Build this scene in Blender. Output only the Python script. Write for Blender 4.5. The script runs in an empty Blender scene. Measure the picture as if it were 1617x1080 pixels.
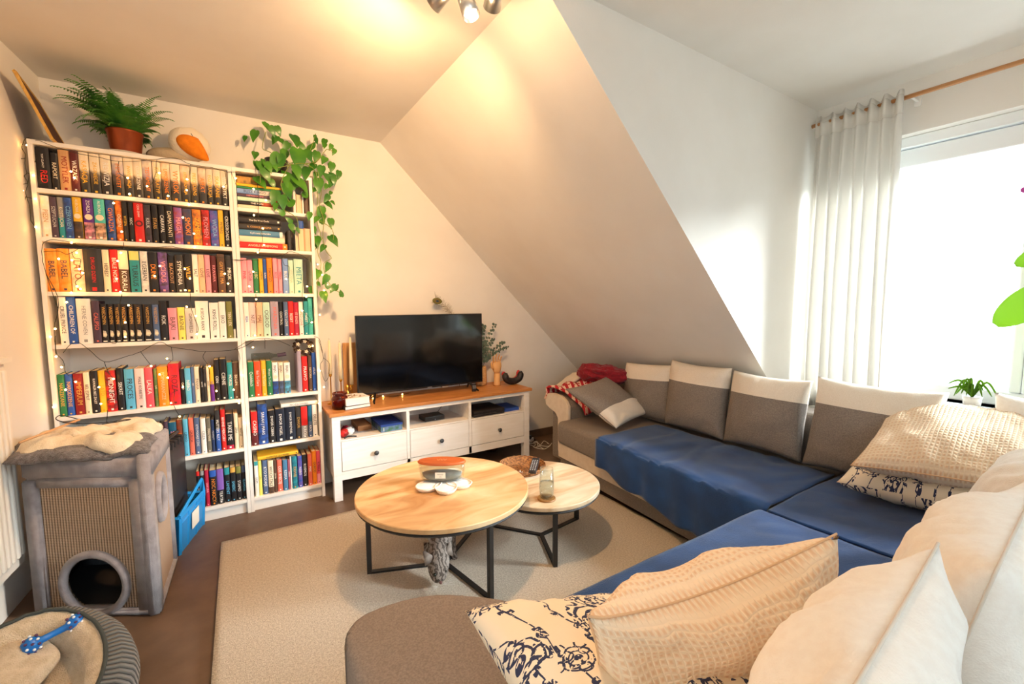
import bpy, bmesh, math, random
from mathutils import Vector, Matrix, noise, Euler
random.seed(7)
SC = bpy.context.scene
COL = SC.collection
PI = math.pi
def V(*a): return Vector(a)

# ------------------------------------------------------------------ colours and materials
def lin(h):
    h = h.lstrip('#'); c = [int(h[i:i+2], 16) / 255 for i in (0, 2, 4)]
    return tuple([(x / 12.92 if x <= .04045 else ((x + .055) / 1.055) ** 2.4) for x in c] + [1.0])
MC = {}
def newmat(name):
    m = bpy.data.materials.new(name); m.use_nodes = True
    nt = m.node_tree; b = nt.nodes['Principled BSDF']
    return m, nt, b
def mat(name, hexc, rough=.6, metal=0, hex2=None, scale=20, bump=0, bscale=None, spec=.5, sheen=0, coat=0, stretch=None, detail=3):
    if name in MC: return MC[name]
    m, nt, b = newmat(name)
    N = nt.nodes; L = nt.links
    b.inputs['Base Color'].default_value = lin(hexc)
    b.inputs['Roughness'].default_value = rough
    b.inputs['Metallic'].default_value = metal
    b.inputs['Specular IOR Level'].default_value = spec
    if sheen:
        b.inputs['Sheen Weight'].default_value = sheen; b.inputs['Sheen Roughness'].default_value = .35
    if coat: b.inputs['Coat Weight'].default_value = coat
    if hex2 or bump:
        tc = N.new('ShaderNodeTexCoord'); src = tc.outputs['Object']
        if stretch:
            mp = N.new('ShaderNodeMapping'); mp.inputs['Scale'].default_value = stretch
            L.new(src, mp.inputs['Vector']); src = mp.outputs['Vector']
    if hex2:
        n = N.new('ShaderNodeTexNoise'); n.inputs['Scale'].default_value = scale; n.inputs['Detail'].default_value = detail
        L.new(src, n.inputs['Vector'])
        r = N.new('ShaderNodeValToRGB'); r.color_ramp.elements[0].position = .36; r.color_ramp.elements[1].position = .64
        r.color_ramp.elements[0].color = lin(hexc); r.color_ramp.elements[1].color = lin(hex2)
        L.new(n.outputs['Fac'], r.inputs['Fac']); L.new(r.outputs['Color'], b.inputs['Base Color'])
    if bump:
        n2 = N.new('ShaderNodeTexNoise'); n2.inputs['Scale'].default_value = bscale or scale * 6; n2.inputs['Detail'].default_value = 4
        L.new(src, n2.inputs['Vector'])
        bp = N.new('ShaderNodeBump'); bp.inputs['Strength'].default_value = bump; bp.inputs['Distance'].default_value = .01
        L.new(n2.outputs['Fac'], bp.inputs['Height']); L.new(bp.outputs['Normal'], b.inputs['Normal'])
    MC[name] = m
    return m
def emis(name, hexc, s):
    if name in MC: return MC[name]
    m, nt, b = newmat(name)
    b.inputs['Base Color'].default_value = lin(hexc)
    b.inputs['Emission Color'].default_value = lin(hexc); b.inputs['Emission Strength'].default_value = s
    MC[name] = m; return m
def glass(name, hexc='#ffffff', rough=0.0, ior=1.45, thin=False):
    if name in MC: return MC[name]
    m, nt, b = newmat(name); N = nt.nodes; L = nt.links
    if thin:
        out = N['Material Output']; N.remove(b)
        t = N.new('ShaderNodeBsdfTransparent'); g = N.new('ShaderNodeBsdfGlossy'); mx = N.new('ShaderNodeMixShader')
        t.inputs['Color'].default_value = lin(hexc); g.inputs['Roughness'].default_value = .02
        lw = N.new('ShaderNodeLayerWeight'); lw.inputs['Blend'].default_value = .5
        pw = N.new('ShaderNodeMath'); pw.operation = 'POWER'; pw.inputs[1].default_value = 3.5; L.new(lw.outputs['Facing'], pw.inputs[0])
        ma = N.new('ShaderNodeMath'); ma.operation = 'MULTIPLY_ADD'; ma.inputs[1].default_value = .75; ma.inputs[2].default_value = .035; L.new(pw.outputs[0], ma.inputs[0])
        L.new(ma.outputs[0], mx.inputs[0]); L.new(t.outputs[0], mx.inputs[1]); L.new(g.outputs[0], mx.inputs[2])
        L.new(mx.outputs[0], out.inputs['Surface'])
    else:
        b.inputs['Base Color'].default_value = lin(hexc); b.inputs['Roughness'].default_value = rough
        b.inputs['Transmission Weight'].default_value = 1; b.inputs['IOR'].default_value = ior
    MC[name] = m; return m
def wood(name, c1, c2, c3, scale=3, stretch=(1, 8, 8), rough=.45, planks=0):
    if name in MC: return MC[name]
    m, nt, b = newmat(name); N = nt.nodes; L = nt.links
    tc = N.new('ShaderNodeTexCoord'); mp = N.new('ShaderNodeMapping'); mp.inputs['Scale'].default_value = stretch
    L.new(tc.outputs['Object'], mp.inputs['Vector'])
    vec = mp.outputs['Vector']
    n0 = N.new('ShaderNodeTexNoise'); n0.inputs['Scale'].default_value = scale; n0.inputs['Detail'].default_value = 6; n0.inputs['Distortion'].default_value = .8
    L.new(vec, n0.inputs['Vector'])
    r = N.new('ShaderNodeValToRGB'); cr = r.color_ramp
    cr.elements[0].position = .3; cr.elements[0].color = lin(c1); cr.elements[1].position = .72; cr.elements[1].color = lin(c3)
    e = cr.elements.new(.5); e.color = lin(c2)
    L.new(n0.outputs['Fac'], r.inputs['Fac']); colo = r.outputs['Color']
    if planks:
        sp = N.new('ShaderNodeSeparateXYZ'); L.new(tc.outputs['Object'], sp.inputs[0])
        mu = N.new('ShaderNodeMath'); mu.operation = 'MULTIPLY'; mu.inputs[1].default_value = planks; L.new(sp.outputs['Y'], mu.inputs[0])
        fl = N.new('ShaderNodeMath'); fl.operation = 'FLOOR'; L.new(mu.outputs[0], fl.inputs[0])
        wn = N.new('ShaderNodeTexWhiteNoise'); wn.noise_dimensions = '1D'; L.new(fl.outputs[0], wn.inputs['W'])
        hs = N.new('ShaderNodeHueSaturation'); mr = N.new('ShaderNodeMapRange'); mr.inputs['To Min'].default_value = .82; mr.inputs['To Max'].default_value = 1.15
        L.new(wn.outputs['Value'], mr.inputs['Value']); L.new(mr.outputs[0], hs.inputs['Value']); L.new(colo, hs.inputs['Color']); colo = hs.outputs['Color']
    L.new(colo, b.inputs['Base Color']); b.inputs['Roughness'].default_value = rough
    MC[name] = m; return m

# ------------------------------------------------------------------ geometry helpers
def obj(name, bm, m=None, parent=None, loc=None, smooth=False, mx=None):
    me = bpy.data.meshes.new(name)
    bmesh.ops.recalc_face_normals(bm, faces=bm.faces[:]); bm.to_mesh(me); bm.free()
    for x in (m if isinstance(m, (list, tuple)) else [m]):
        if x: me.materials.append(x)
    if smooth:
        for p in me.polygons: p.use_smooth = True
    o = bpy.data.objects.new(name, me); COL.objects.link(o)
    if parent: o.parent = parent
    if loc is not None: o.location = loc
    if mx is not None: o.matrix_basis = mx
    return o
def tag(o, label=None, cat=None, group=None, kind=None):
    if label: o['label'] = label
    if cat: o['category'] = cat
    if group: o['group'] = group
    if kind: o['kind'] = kind
    return o
def empty(name, loc=(0, 0, 0), rz=0, label=None, cat=None, group=None):
    o = bpy.data.objects.new(name, None); COL.objects.link(o); o.location = loc; o.rotation_euler = (0, 0, rz)
    o.empty_display_size = .05
    return tag(o, label, cat, group)
def struct(name, bm, m, smooth=False):
    return tag(obj(name, bm, m, smooth=smooth), kind='structure')
def BM(): return bmesh.new()
def box(bm, c, s, rot=None, bev=0, mi=0, seg=2):
    r = bmesh.ops.create_cube(bm, size=1)
    vs = r['verts']
    bmesh.ops.scale(bm, vec=s, verts=vs)
    if bev:
        es = list({e for v in vs for e in v.link_edges})
        rr = bmesh.ops.bevel(bm, geom=es, offset=bev, segments=seg, affect='EDGES', profile=.5)
        vs = list({v for f in rr['faces'] for v in f.verts} | {v for v in vs if v.is_valid})
    if rot is not None:
        bmesh.ops.rotate(bm, cent=(0, 0, 0), matrix=Euler(rot).to_matrix(), verts=vs)
    bmesh.ops.translate(bm, vec=c, verts=vs)
    if mi:
        for f in {f for v in vs for f in v.link_faces}: f.material_index = mi
    return vs
def bx(bm, x0, x1, y0, y1, z0, z1, bev=0, mi=0):
    return box(bm, ((x0+x1)/2, (y0+y1)/2, (z0+z1)/2), (abs(x1-x0), abs(y1-y0), abs(z1-z0)), bev=bev, mi=mi)
def tube(bm, pts, r, n=6, cap=True, closed=False, mi=0):
    pts = [Vector(p) for p in pts]
    rs = r if isinstance(r, (list, tuple)) else [r] * len(pts)
    rings = []; prev = None
    for i, p in enumerate(pts):
        if closed: d = pts[(i+1) % len(pts)] - pts[i-1]
        else: d = pts[min(i+1, len(pts)-1)] - pts[max(i-1, 0)]
        if d.length < 1e-9: d = V(0, 0, 1)
        d.normalize()
        if prev is None:
            a = V(0, 0, 1) if abs(d.z) < .9 else V(1, 0, 0)
            u = d.cross(a).normalized()
        else:
            u = (prev - d * prev.dot(d))
            u = u.normalized() if u.length > 1e-6 else d.orthogonal().normalized()
        prev = u; w = d.cross(u)
        rings.append([bm.verts.new(p + (u * math.cos(2*PI*k/n) + w * math.sin(2*PI*k/n)) * rs[i]) for k in range(n)])
    m = len(rings)
    for i in range(m if closed else m-1):
        A = rings[i]; B = rings[(i+1) % m]
        for k in range(n):
            f = bm.faces.new((A[k], A[(k+1) % n], B[(k+1) % n], B[k])); f.material_index = mi
    if cap and not closed:
        f = bm.faces.new(rings[0][::-1]); f.material_index = mi
        f = bm.faces.new(rings[-1]); f.material_index = mi
def cyl(bm, p0, p1, r, n=16, r1=None, mi=0): tube(bm, [p0, p1], [r, r if r1 is None else r1], n=n, mi=mi)
def lathe(bm, prof, c=(0, 0, 0), n=32, sx=1, sy=1, mi=0, closed=False):
    rings = []
    for r, z in prof:
        if r < 1e-6: rings.append([bm.verts.new((c[0], c[1], c[2]+z))])
        else: rings.append([bm.verts.new((c[0]+r*sx*math.cos(2*PI*k/n), c[1]+r*sy*math.sin(2*PI*k/n), c[2]+z)) for k in range(n)])
    for A, B in zip(rings, rings[1:] + ([rings[0]] if closed else [])):
        for k in range(n):
            k2 = (k+1) % n
            vs = ([A[0]] if len(A) == 1 else [A[k], A[k2]]) + ([B[0]] if len(B) == 1 else [B[k2], B[k]])
            if len(vs) > 2:
                f = bm.faces.new(vs); f.material_index = mi
def prism(bm, poly, f, t0, t1, mi=0):
    """extrude 2-D polygon; f(a,b,t) -> 3-D"""
    A = [bm.verts.new(f(a, b, t0)) for a, b in poly]; B = [bm.verts.new(f(a, b, t1)) for a, b in poly]
    n = len(poly)
    fs = [bm.faces.new(A), bm.faces.new(B[::-1])]
    for k in range(n): fs.append(bm.faces.new((A[k], B[k], B[(k+1) % n], A[(k+1) % n])))
    for q in fs: q.material_index = mi
    bmesh.ops.recalc_face_normals(bm, faces=fs)
def grid(bm, nu, nv, f, mi=0, uv=False):
    g = [[bm.verts.new(f(i/nu, j/nv)) for j in range(nv+1)] for i in range(nu+1)]
    L = bm.loops.layers.uv.verify() if uv else None
    for i in range(nu):
        for j in range(nv):
            q = bm.faces.new((g[i][j], g[i+1][j], g[i+1][j+1], g[i][j+1])); q.material_index = mi
            if uv:
                for lp, (a, b) in zip(q.loops, ((i, j), (i+1, j), (i+1, j+1), (i, j+1))): lp[L].uv = (a/nu, b/nv)
    return g
def solid(o, t, off=0):
    m = o.modifiers.new('s', 'SOLIDIFY'); m.thickness = t; m.offset = off
    return o
def nz(p, s=1, k=0): return noise.noise(Vector(p) * s + V(k*7.3, k*3.1, k*5.7))
def smoothpath(pts, sub=4):
    pts = [Vector(p) for p in pts]; out = []
    for i in range(len(pts)-1):
        p0 = pts[max(i-1, 0)]; p1 = pts[i]; p2 = pts[i+1]; p3 = pts[min(i+2, len(pts)-1)]
        for k in range(sub):
            t = k/sub
            out.append(.5*((2*p1) + (p2-p0)*t + (2*p0-5*p1+4*p2-p3)*t*t + (3*p1-p0-3*p2+p3)*t**3))
    out.append(pts[-1]); return out
def text(name, s, size, m, parent, loc, X, Y, ext=.0004, align='CENTER', sx=1):
    c = bpy.data.curves.new(name, 'FONT'); c.body = s; c.size = size; c.extrude = ext; c.align_x = align; c.align_y = 'CENTER'
    c.resolution_u = 2; c.materials.append(m)
    tmp = bpy.data.objects.new(name, c); COL.objects.link(tmp)
    me = bpy.data.meshes.new_from_object(tmp.evaluated_get(bpy.context.evaluated_depsgraph_get())); me.name = name
    bpy.data.objects.remove(tmp); bpy.data.curves.remove(c)
    o = bpy.data.objects.new(name, me); COL.objects.link(o)
    X = Vector(X); Y = Vector(Y); Z = X.cross(Y)
    M = Matrix((X*sx, Y, Z)).transposed().to_4x4(); M.translation = Vector(loc)
    o.parent = parent; o.matrix_basis = M
    return o

# ------------------------------------------------------------------ room
H = 2.405; SX = 1.724; SM = .96            # ceiling height, where the slope starts, its steepness
CY = -1.93; WX = 3.83                      # dormer cheek, window wall
wall_paint = mat('wall paint', '#ECE8E1', .9, hex2='#E8E3DB', scale=3, bump=.08, bscale=220)
ceil_paint = mat('ceiling paint', '#E8E4DD', .92, hex2='#E4DFD7', scale=3, bump=.06, bscale=220)
white_gloss = mat('white lacquer', '#F0EDE8', .35)
white_frame = mat('window plastic', '#EEF2F3', .3)
tilem = mat('brown floor tile', '#5E4A3A', .45, hex2='#6A5443', scale=9, bump=.05, bscale=60)
bm = BM(); bx(bm, -.7, 4.6, -4.6, .15, -.1, 0); struct('floor', bm, tilem)
bm = BM(); bx(bm, -.7, 4.4, 0, .12, -.1, H+.1); struct('wall_back', bm, wall_paint)
bm = BM(); prism(bm, [(0, .1), (-.33, -4.6), (-.5, -4.6), (-.5, .1)], lambda a, b, t: (a, b, t), 0, H); struct('wall_left', bm, wall_paint)
bm = BM(); bx(bm, -.7, .3, -4.72, -4.6, -.1, H+.1); bx(bm, 1.9, 4.6, -4.72, -4.6, -.1, H+.1); bx(bm, .3, 1.9, -4.72, -4.6, -.1, .95); bx(bm, .3, 1.9, -4.72, -4.6, 2.15, H+.1); struct('wall_front', bm, wall_paint)
fill_win = empty('added_fill_window'); tag(fill_win, kind='structure')  # added window in the unseen wall, lets in sky light as fill
bm = BM(); bx(bm, .3, 1.9, -4.70, -4.64, .95, 1.02); bx(bm, .3, 1.9, -4.70, -4.64, 2.08, 2.15); bx(bm, .3, .37, -4.70, -4.64, 1.02, 2.08); bx(bm, 1.83, 1.9, -4.70, -4.64, 1.02, 2.08); bx(bm, 1.06, 1.14, -4.70, -4.64, 1.02, 2.08); obj('window_frame', bm, white_gloss, fill_win)
for a_, b_ in ((.37, 1.06), (1.14, 1.83)):
    bm = BM(); bx(bm, a_, b_, -4.675, -4.67, 1.02, 2.08); obj('window_pane', bm, glass('window glass', '#FAFDFC', thin=True), fill_win)
bm = BM(); bx(bm, -.7, 4.6, -4.7, .12, H, H+.1); struct('ceiling', bm, ceil_paint)
bm = BM(); xe = SX + H/SM
prism(bm, [(SX, H), (xe, 0), (xe+.1, 0), (xe+.1, .1), (SX+.12, H)], lambda a, b, t: (a, t, b), 0.0, CY+.03); struct('wall_slope', bm, wall_paint)
bm = BM(); prism(bm, [(SX, H), (xe+.1, H), (xe+.1, 0), (xe, 0)], lambda a, b, t: (a, t, b), CY, CY+.03); struct('wall_dormer', bm, wall_paint)
# window wall with its opening
WY0, WY1, WZ0, WZ1 = -1.99, -3.95, .74, 2.137
bm = BM()
bx(bm, WX, WX+.25, CY, -4.6, 0, WZ0); bx(bm, WX, WX+.25, CY, -4.6, WZ1, H)
bx(bm, WX, WX+.25, CY, WY0, WZ0, WZ1); bx(bm, WX, WX+.25, WY1, -4.6, WZ0, WZ1)
struct('wall_window', bm, wall_paint)
bm = BM(); bx(bm, .0, 4.3, -.012, 0, 0, .07); struct('baseboard_back', bm, tilem)
win = empty('window_1'); tag(win, kind='structure')
bm = BM()
fx0, fx1 = WX+.09, WX+.16
bx(bm, fx0-.03, fx1, WY0, WY1, WZ1-.055, WZ1-.001, .004); bx(bm, fx0-.005, fx1, WY0, WY1, WZ1-.155, WZ1-.06, .006)
bx(bm, fx0, fx1, WY0, WY1, WZ0, WZ0+.07, .006)
bx(bm, fx0, fx1, WY0, WY0-.06, WZ0+.07, WZ1-.155, .006); bx(bm, fx0, fx1, WY1+.06, WY1, WZ0+.07, WZ1-.155, .006)
bx(bm, fx0-.01, fx1, -2.795, -2.835, WZ0+.07, WZ1-.155, .008); bx(bm, fx0-.02, fx1, -2.838, -2.90, WZ0+.07, WZ1-.155, .008)
obj('window_frame', bm, white_frame, win)
pane = glass('window glass', '#FAFDFC', thin=True, ior=1.25)
for a, b in ((WY0-.06, -2.795), (-2.90, WY1+.06)):
    bm = BM(); bx(bm, fx0+.03, fx0+.036, a, b, WZ0+.07, WZ1-.155); obj('window_pane', bm, pane, win)
bm = BM(); bx(bm, WX-.03, WX+.1, WY0+.0, WY1, WZ0-.03, WZ0, .005); obj('window_sill', bm, white_frame, win)

# curtain and rod
rod = empty('curtain_rod', (3.72, -1.95, 2.29), label='bare pale wooden curtain rod above the bright window', cat='curtain rod')
bm = BM(); cyl(bm, (0, .0, -.004), (0, -1.9, .01), .011, 12); obj('rod', bm, wood('rod wood', '#A9723F', '#B98250', '#C4915E', 6, (8, 1, 8)), rod, smooth=True)
bm = BM()
for y in (-.45, -1.5): box(bm, (.05, y, 0), (.11, .012, .012)); box(bm, (.104, y, 0), (.012, .03, .05), bev=.003)
obj('bracket', bm, white_gloss, rod)
cm, nt, b = newmat('curtain cloth'); N = nt.nodes; L = nt.links
tr = N.new('ShaderNodeBsdfTranslucent'); tr.inputs['Color'].default_value = lin('#F4F2EE'); mxs = N.new('ShaderNodeMixShader'); mxs.inputs[0].default_value = .38
b.inputs['Base Color'].default_value = lin('#EAE7E1'); b.inputs['Roughness'].default_value = .9
L.new(b.outputs[0], mxs.inputs[1]); L.new(tr.outputs[0], mxs.inputs[2]); L.new(mxs.outputs[0], N['Material Output'].inputs['Surface'])
cur = empty('curtain', (3.72, -1.975, .62), label='white translucent curtain gathered on the rod beside the window', cat='curtain')
def curf(u, v):
    z = 1.70 * v
    w = .40 + .0 * v
    ph = u * 2*PI * 7 + math.sin(v*3)*.5
    am = .020 + .014*(1-v) * (1 + .4*math.sin(u*9))
    if v > .93: am = .016
    zz = z + (0.012*math.sin(u*40) if v > .98 else 0)
    return V(-.015 + am*math.sin(ph) + .01*nz((u*5, v*2, 0), 1), -w*u - .012*math.cos(ph*.5+v*2)*(1-v) - .02*(1-v)*u, zz)
bm = BM(); grid(bm, 140, 30, curf); o = obj('cloth', bm, cm, cur, smooth=True); solid(o, .001)
bm = BM(); grid(bm, 140, 2, lambda u, v: curf(u, .935+.05*v) + V(-.004, 0, 0)); o = obj('gathering_tape', bm, mat('tape', '#DCD8D0', .9), cur, smooth=True); solid(o, .003)

# radiator on the left wall
rad = empty('radiator', (0, 0, 0), label='white ribbed panel radiator on the wall behind the cat house', cat='radiator')
bm = BM(); xr = lambda y: .07*y
ry0, ry1 = -.775, -2.1
for k in range(int((ry0-ry1)/.035)):
    y = ry0 - .03 - k*.035
    box(bm, (xr(y)+.062, y, .63), (.02, .024, .74), bev=.006)
prism(bm, [(xr(ry0)+.02, ry0), (xr(ry0)+.058, ry0), (xr(ry1)+.058, ry1), (xr(ry1)+.02, ry1)], lambda a, b, t: (a, b, t), .22, 1.03)
obj('panel', bm, mat('radiator enamel', '#F1ECE2', .4), rad)
bm = BM()
prism(bm, [(xr(ry0)+.012, ry0+.004), (xr(ry0)+.08, ry0+.004), (xr(ry1)+.08, ry1), (xr(ry1)+.012, ry1)], lambda a, b, t: (a, b, t), 1.03, 1.05)
obj('top_grille', bm, mat('radiator enamel', '#F1ECE2', .4), rad)
SKY = 5.6
EXPO = 0.0
WIRES=[[(32,2014,290),(47,2014,290),(86,2000,290),(177,1979,290),(253,1973,290),(322,1967,290),(427,1989,290),(515,2014,290),(565,2019,290),(616,2000,290),(710,1997,290),(777,1986,290),(847,1996,290)],[(322,1967,290),(319,1916,290),(347,1888,290)],[(473,1997,290),(469,1939,290),(480,1934,290)],[(469,1939,290),(447,1876,290),(427,1859,290)],[(616,2000,290),(610,1919,290),(606,1828,290),(598,1788,290)],[(771,1985,290),(774,1921,290),(759,1905,290)],[(-2,2024,270),(-14,2003,270),(-20,1976,270),(-11,1946,270),(-16,1908,270),(-13,1866,270),(-22,1849,270),(-12,1818,270),(-22,1769,270),(-14,1716,270),(-13,1646,270),(6,1615,270)],[(-2,2024,270),(12,2024,270),(30,2009,270)],[(20,1925,270),(2,1884,270),(-12,1818,270)],[(-12,1930,270),(-35,1925,270)],[(-13,1866,270),(11,1856,270)],[(-12,1818,270),(-40,1806,270)],[(-22,1758,270),(-40,1703,270),(-71,1691,270)],[(-23,1753,270),(10,1749,270)],[(55,1231,290),(25,1396,290),(17,1471,290),(21,1531,290),(32,1550,290),(59,1561,290),(123,1553,290),(179,1534,290),(314,1533,290),(425,1547,290),(503,1559,290),(549,1551,290),(776,1502,290),(853,1506,290)],[(24,1503,290),(74,1509,290),(105,1495,290),(145,1523,290)],[(120,1508,290),(128,1477,290),(151,1471,290),(143,1425,290),(161,1407,290),(125,1364,290),(130,1341,290)],[(314,1533,290),(316,1567,290)],[(294,1303,290),(283,1256,290),(281,1133,290),(258,1059,290),(237,1053,290)],[(576,1320,290),(577,1226,290),(601,1122,290),(590,1086,290)],[(25,1396,290),(55,1302,290),(55,1231,290),(35,1141,290),(32,1032,290),(33,1009,290)],[(36,1102,290),(34,1018,290),(55,977,290),(60,917,290),(78,896,290),(100,867,290)],[(58,1016,290),(84,1054,290),(113,1066,290),(149,1030,290),(205,962,290),(283,981,290),(348,1004,290),(416,1046,290),(444,1045,290),(477,1022,290),(551,1003,290),(628,987,290),(780,992,290),(862,1035,290)],[(205,962,290),(212,917,290),(232,874,290)],[(205,928,290),(172,919,290)],[(348,1004,290),(387,927,290)],[(477,1022,290),(479,952,290),(456,958,290)],[(628,987,290),(614,958,290),(636,903,290),(640,858,290)],[(780,992,290),(787,938,290),(772,838,290),(765,697,290)],[(199,712,290),(194,643,290)],[(480,791,290),(470,704,290),(492,638,290)],[(799,1991,290),(818,1922,290)],[(919,2030,290),(926,1873,290),(922,1783,290),(928,1714,290),(935,1618,290),(916,1563,290),(908,1549,290)],[(790,1501,290),(838,1503,290),(908,1507,290),(1034,1542,290),(1077,1565,290),(1131,1551,290),(1175,1520,290)],[(1033,1530,290),(1042,1484,290),(1068,1473,290),(1063,1413,290),(1049,1401,290)],[(886,1310,290),(886,1278,290),(882,1234,290),(886,1211,290),(877,1071,290)],[(763,989,290),(819,1027,290),(891,1049,290),(979,1036,290),(1052,996,290)],[(919,1045,290),(919,986,290)],[(1152,1519,290),(1133,1318,290),(1136,1257,290),(1139,1202,290),(1176,1145,290),(1129,1109,290)],[(1189,1045,290),(1218,1031,290),(1235,941,290)],[(1215,1039,270),(1241,906,270),(1221,865,270),(1227,819,270),(1246,754,270),(1268,786,270),(1276,866,270),(1241,906,270)]]
BULBS=[(145,1889,296),(155,1861,296),(353,1889,296),(481,1933,296),(427,1859,296),(355,1810,296),(597,1917,296),(592,1860,296),(598,1787,296),(511,1820,296),(759,1901,296),(291,1758,296),(313,1619,296),(567,1714,296),(611,1633,296),(610,1562,296),(124,1551,296),(-35,1925,276),(0,1990,276),(-40,1806,276),(-46,1774,276),(-71,1691,276),(-30,1781,276),(16,1852,296),(15,1745,296),(7,1615,296),(139,1503,296),(74,1471,296),(120,1467,296),(143,1425,296),(154,1407,296),(130,1341,296),(141,1328,296),(107,1309,296),(303,1512,296),(288,1471,296),(278,1381,296),(289,1316,296),(455,1452,296),(430,1399,296),(560,1442,296),(580,1391,296),(556,1327,296),(740,1421,296),(753,1367,296),(87,1263,296),(39,1135,296),(20,1098,296),(316,1247,296),(298,1159,296),(293,1085,296),(595,1187,296),(557,1237,296),(593,1086,296),(33,1001,296),(48,948,296),(55,835,296),(93,871,296),(234,871,296),(387,925,296),(456,960,296),(420,878,296),(453,857,296),(459,717,296),(515,799,296),(642,903,296),(666,760,296),(749,758,296),(771,677,296),(492,638,296),(792,840,296),(795,554,296),(7,755,296),(176,835,296),(178,749,296),(820,1955,296),(904,1907,296),(963,1851,296),(898,1760,296),(939,1689,296),(941,1594,296),(908,1549,296),(879,1437,296),(855,1353,296),(886,1278,296),(869,1068,296),(1049,1400,296),(1162,1358,296),(1154,1294,296),(1178,989,296),(1179,1136,296),(1128,1208,296),(856,998,296),(1232,1497,266),(1256,1433,266),(1264,1335,266),(1231,1181,266),(1215,827,286),(1235,720,286),(1202,618,286),(967,907,286),(1053,904,286),(1151,932,286),(905,957,286)]
PLEAF=[(930,2257,160,29),(992,2326,160,16),(1024,2296,160,23),(924,2118,240,21),(944,2041,300,25),(940,1957,300,33),(969,1996,300,29),(1031,2080,300,50),(1148,2268,160,37),(1096,2217,160,25),(1145,2119,300,58),(1041,2259,160,25),(1237,2242,160,21),(1265,2302,160,10),(1322,2291,160,21),(1363,2215,240,16),(1258,2170,240,29),(1303,2157,240,25),(1343,2115,240,25),(1180,2053,300,42),(1092,1989,300,50),(1148,1966,300,42),(1080,1926,300,37),(1008,1877,300,33),(1048,1851,300,33),(1095,1857,300,29),(1010,1822,300,16),(1036,1789,300,18),(1280,2083,240,29),(1320,2046,240,29),(1261,1995,240,37),(1350,2029,240,21),(1329,2004,240,18),(1302,1984,240,16),(1304,1914,240,21),(1319,1883,240,23),(1234,1959,240,16),(1270,1829,240,31),(1189,1784,300,18),(1278,1776,240,18),(1330,1770,240,26),(1237,1777,240,16),(1224,1711,240,16),(1237,1647,240,29),(1271,1605,240,21),(1337,1659,240,33),(1126,1694,300,12),(1293,1485,240,23),(1228,1438,240,33),(1279,1406,240,26),(1325,1351,240,25),(1236,1377,240,12),(1209,1327,240,29),(1265,1300,240,29),(1372,1317,240,18),(1175,1918,300,21),(1347,1357,240,18),(1283,1367,240,16),(984,2043,300,25),(1076,2144,240,29),(1212,2157,240,25),(1186,2239,160,21),(1069,2248,160,18),(1132,2035,300,33),(1230,2097,240,25)]
PSTEM=[[(1095,2070,294),(1172,2093,294),(1249,2068,234),(1252,1908,234),(1242,1778,234),(1264,1671,234),(1239,1581,234),(1257,1505,234),(1231,1383,234),(1219,1327,234)],[(1096,2081,294),(1231,2139,234),(1276,1976,234),(1261,1866,234),(1283,1782,234),(1274,1671,234),(1291,1584,234),(1321,1542,234),(1273,1506,234),(1285,1417,234),(1325,1351,234),(1372,1317,234)],[(1095,2070,294),(1002,2146,234),(968,2188,154),(991,2285,154)],[(1095,2070,294),(1044,1952,294),(1086,1856,294)],[(1095,2070,294),(956,2009,294),(940,1947,294)],[(1095,2070,294),(1193,2164,234),(1224,2201,234),(1271,2330,154)],[(1095,2070,294),(1251,2132,234),(1316,2218,234),(1357,2209,234)],[(1047,1810,294),(1120,1767,294),(1126,1694,294)],[(1242,1778,234),(1329,1731,234),(1336,1654,234)],[(1274,1671,234),(1219,1580,234),(1196,1524,234),(1224,1449,234)]]
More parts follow.
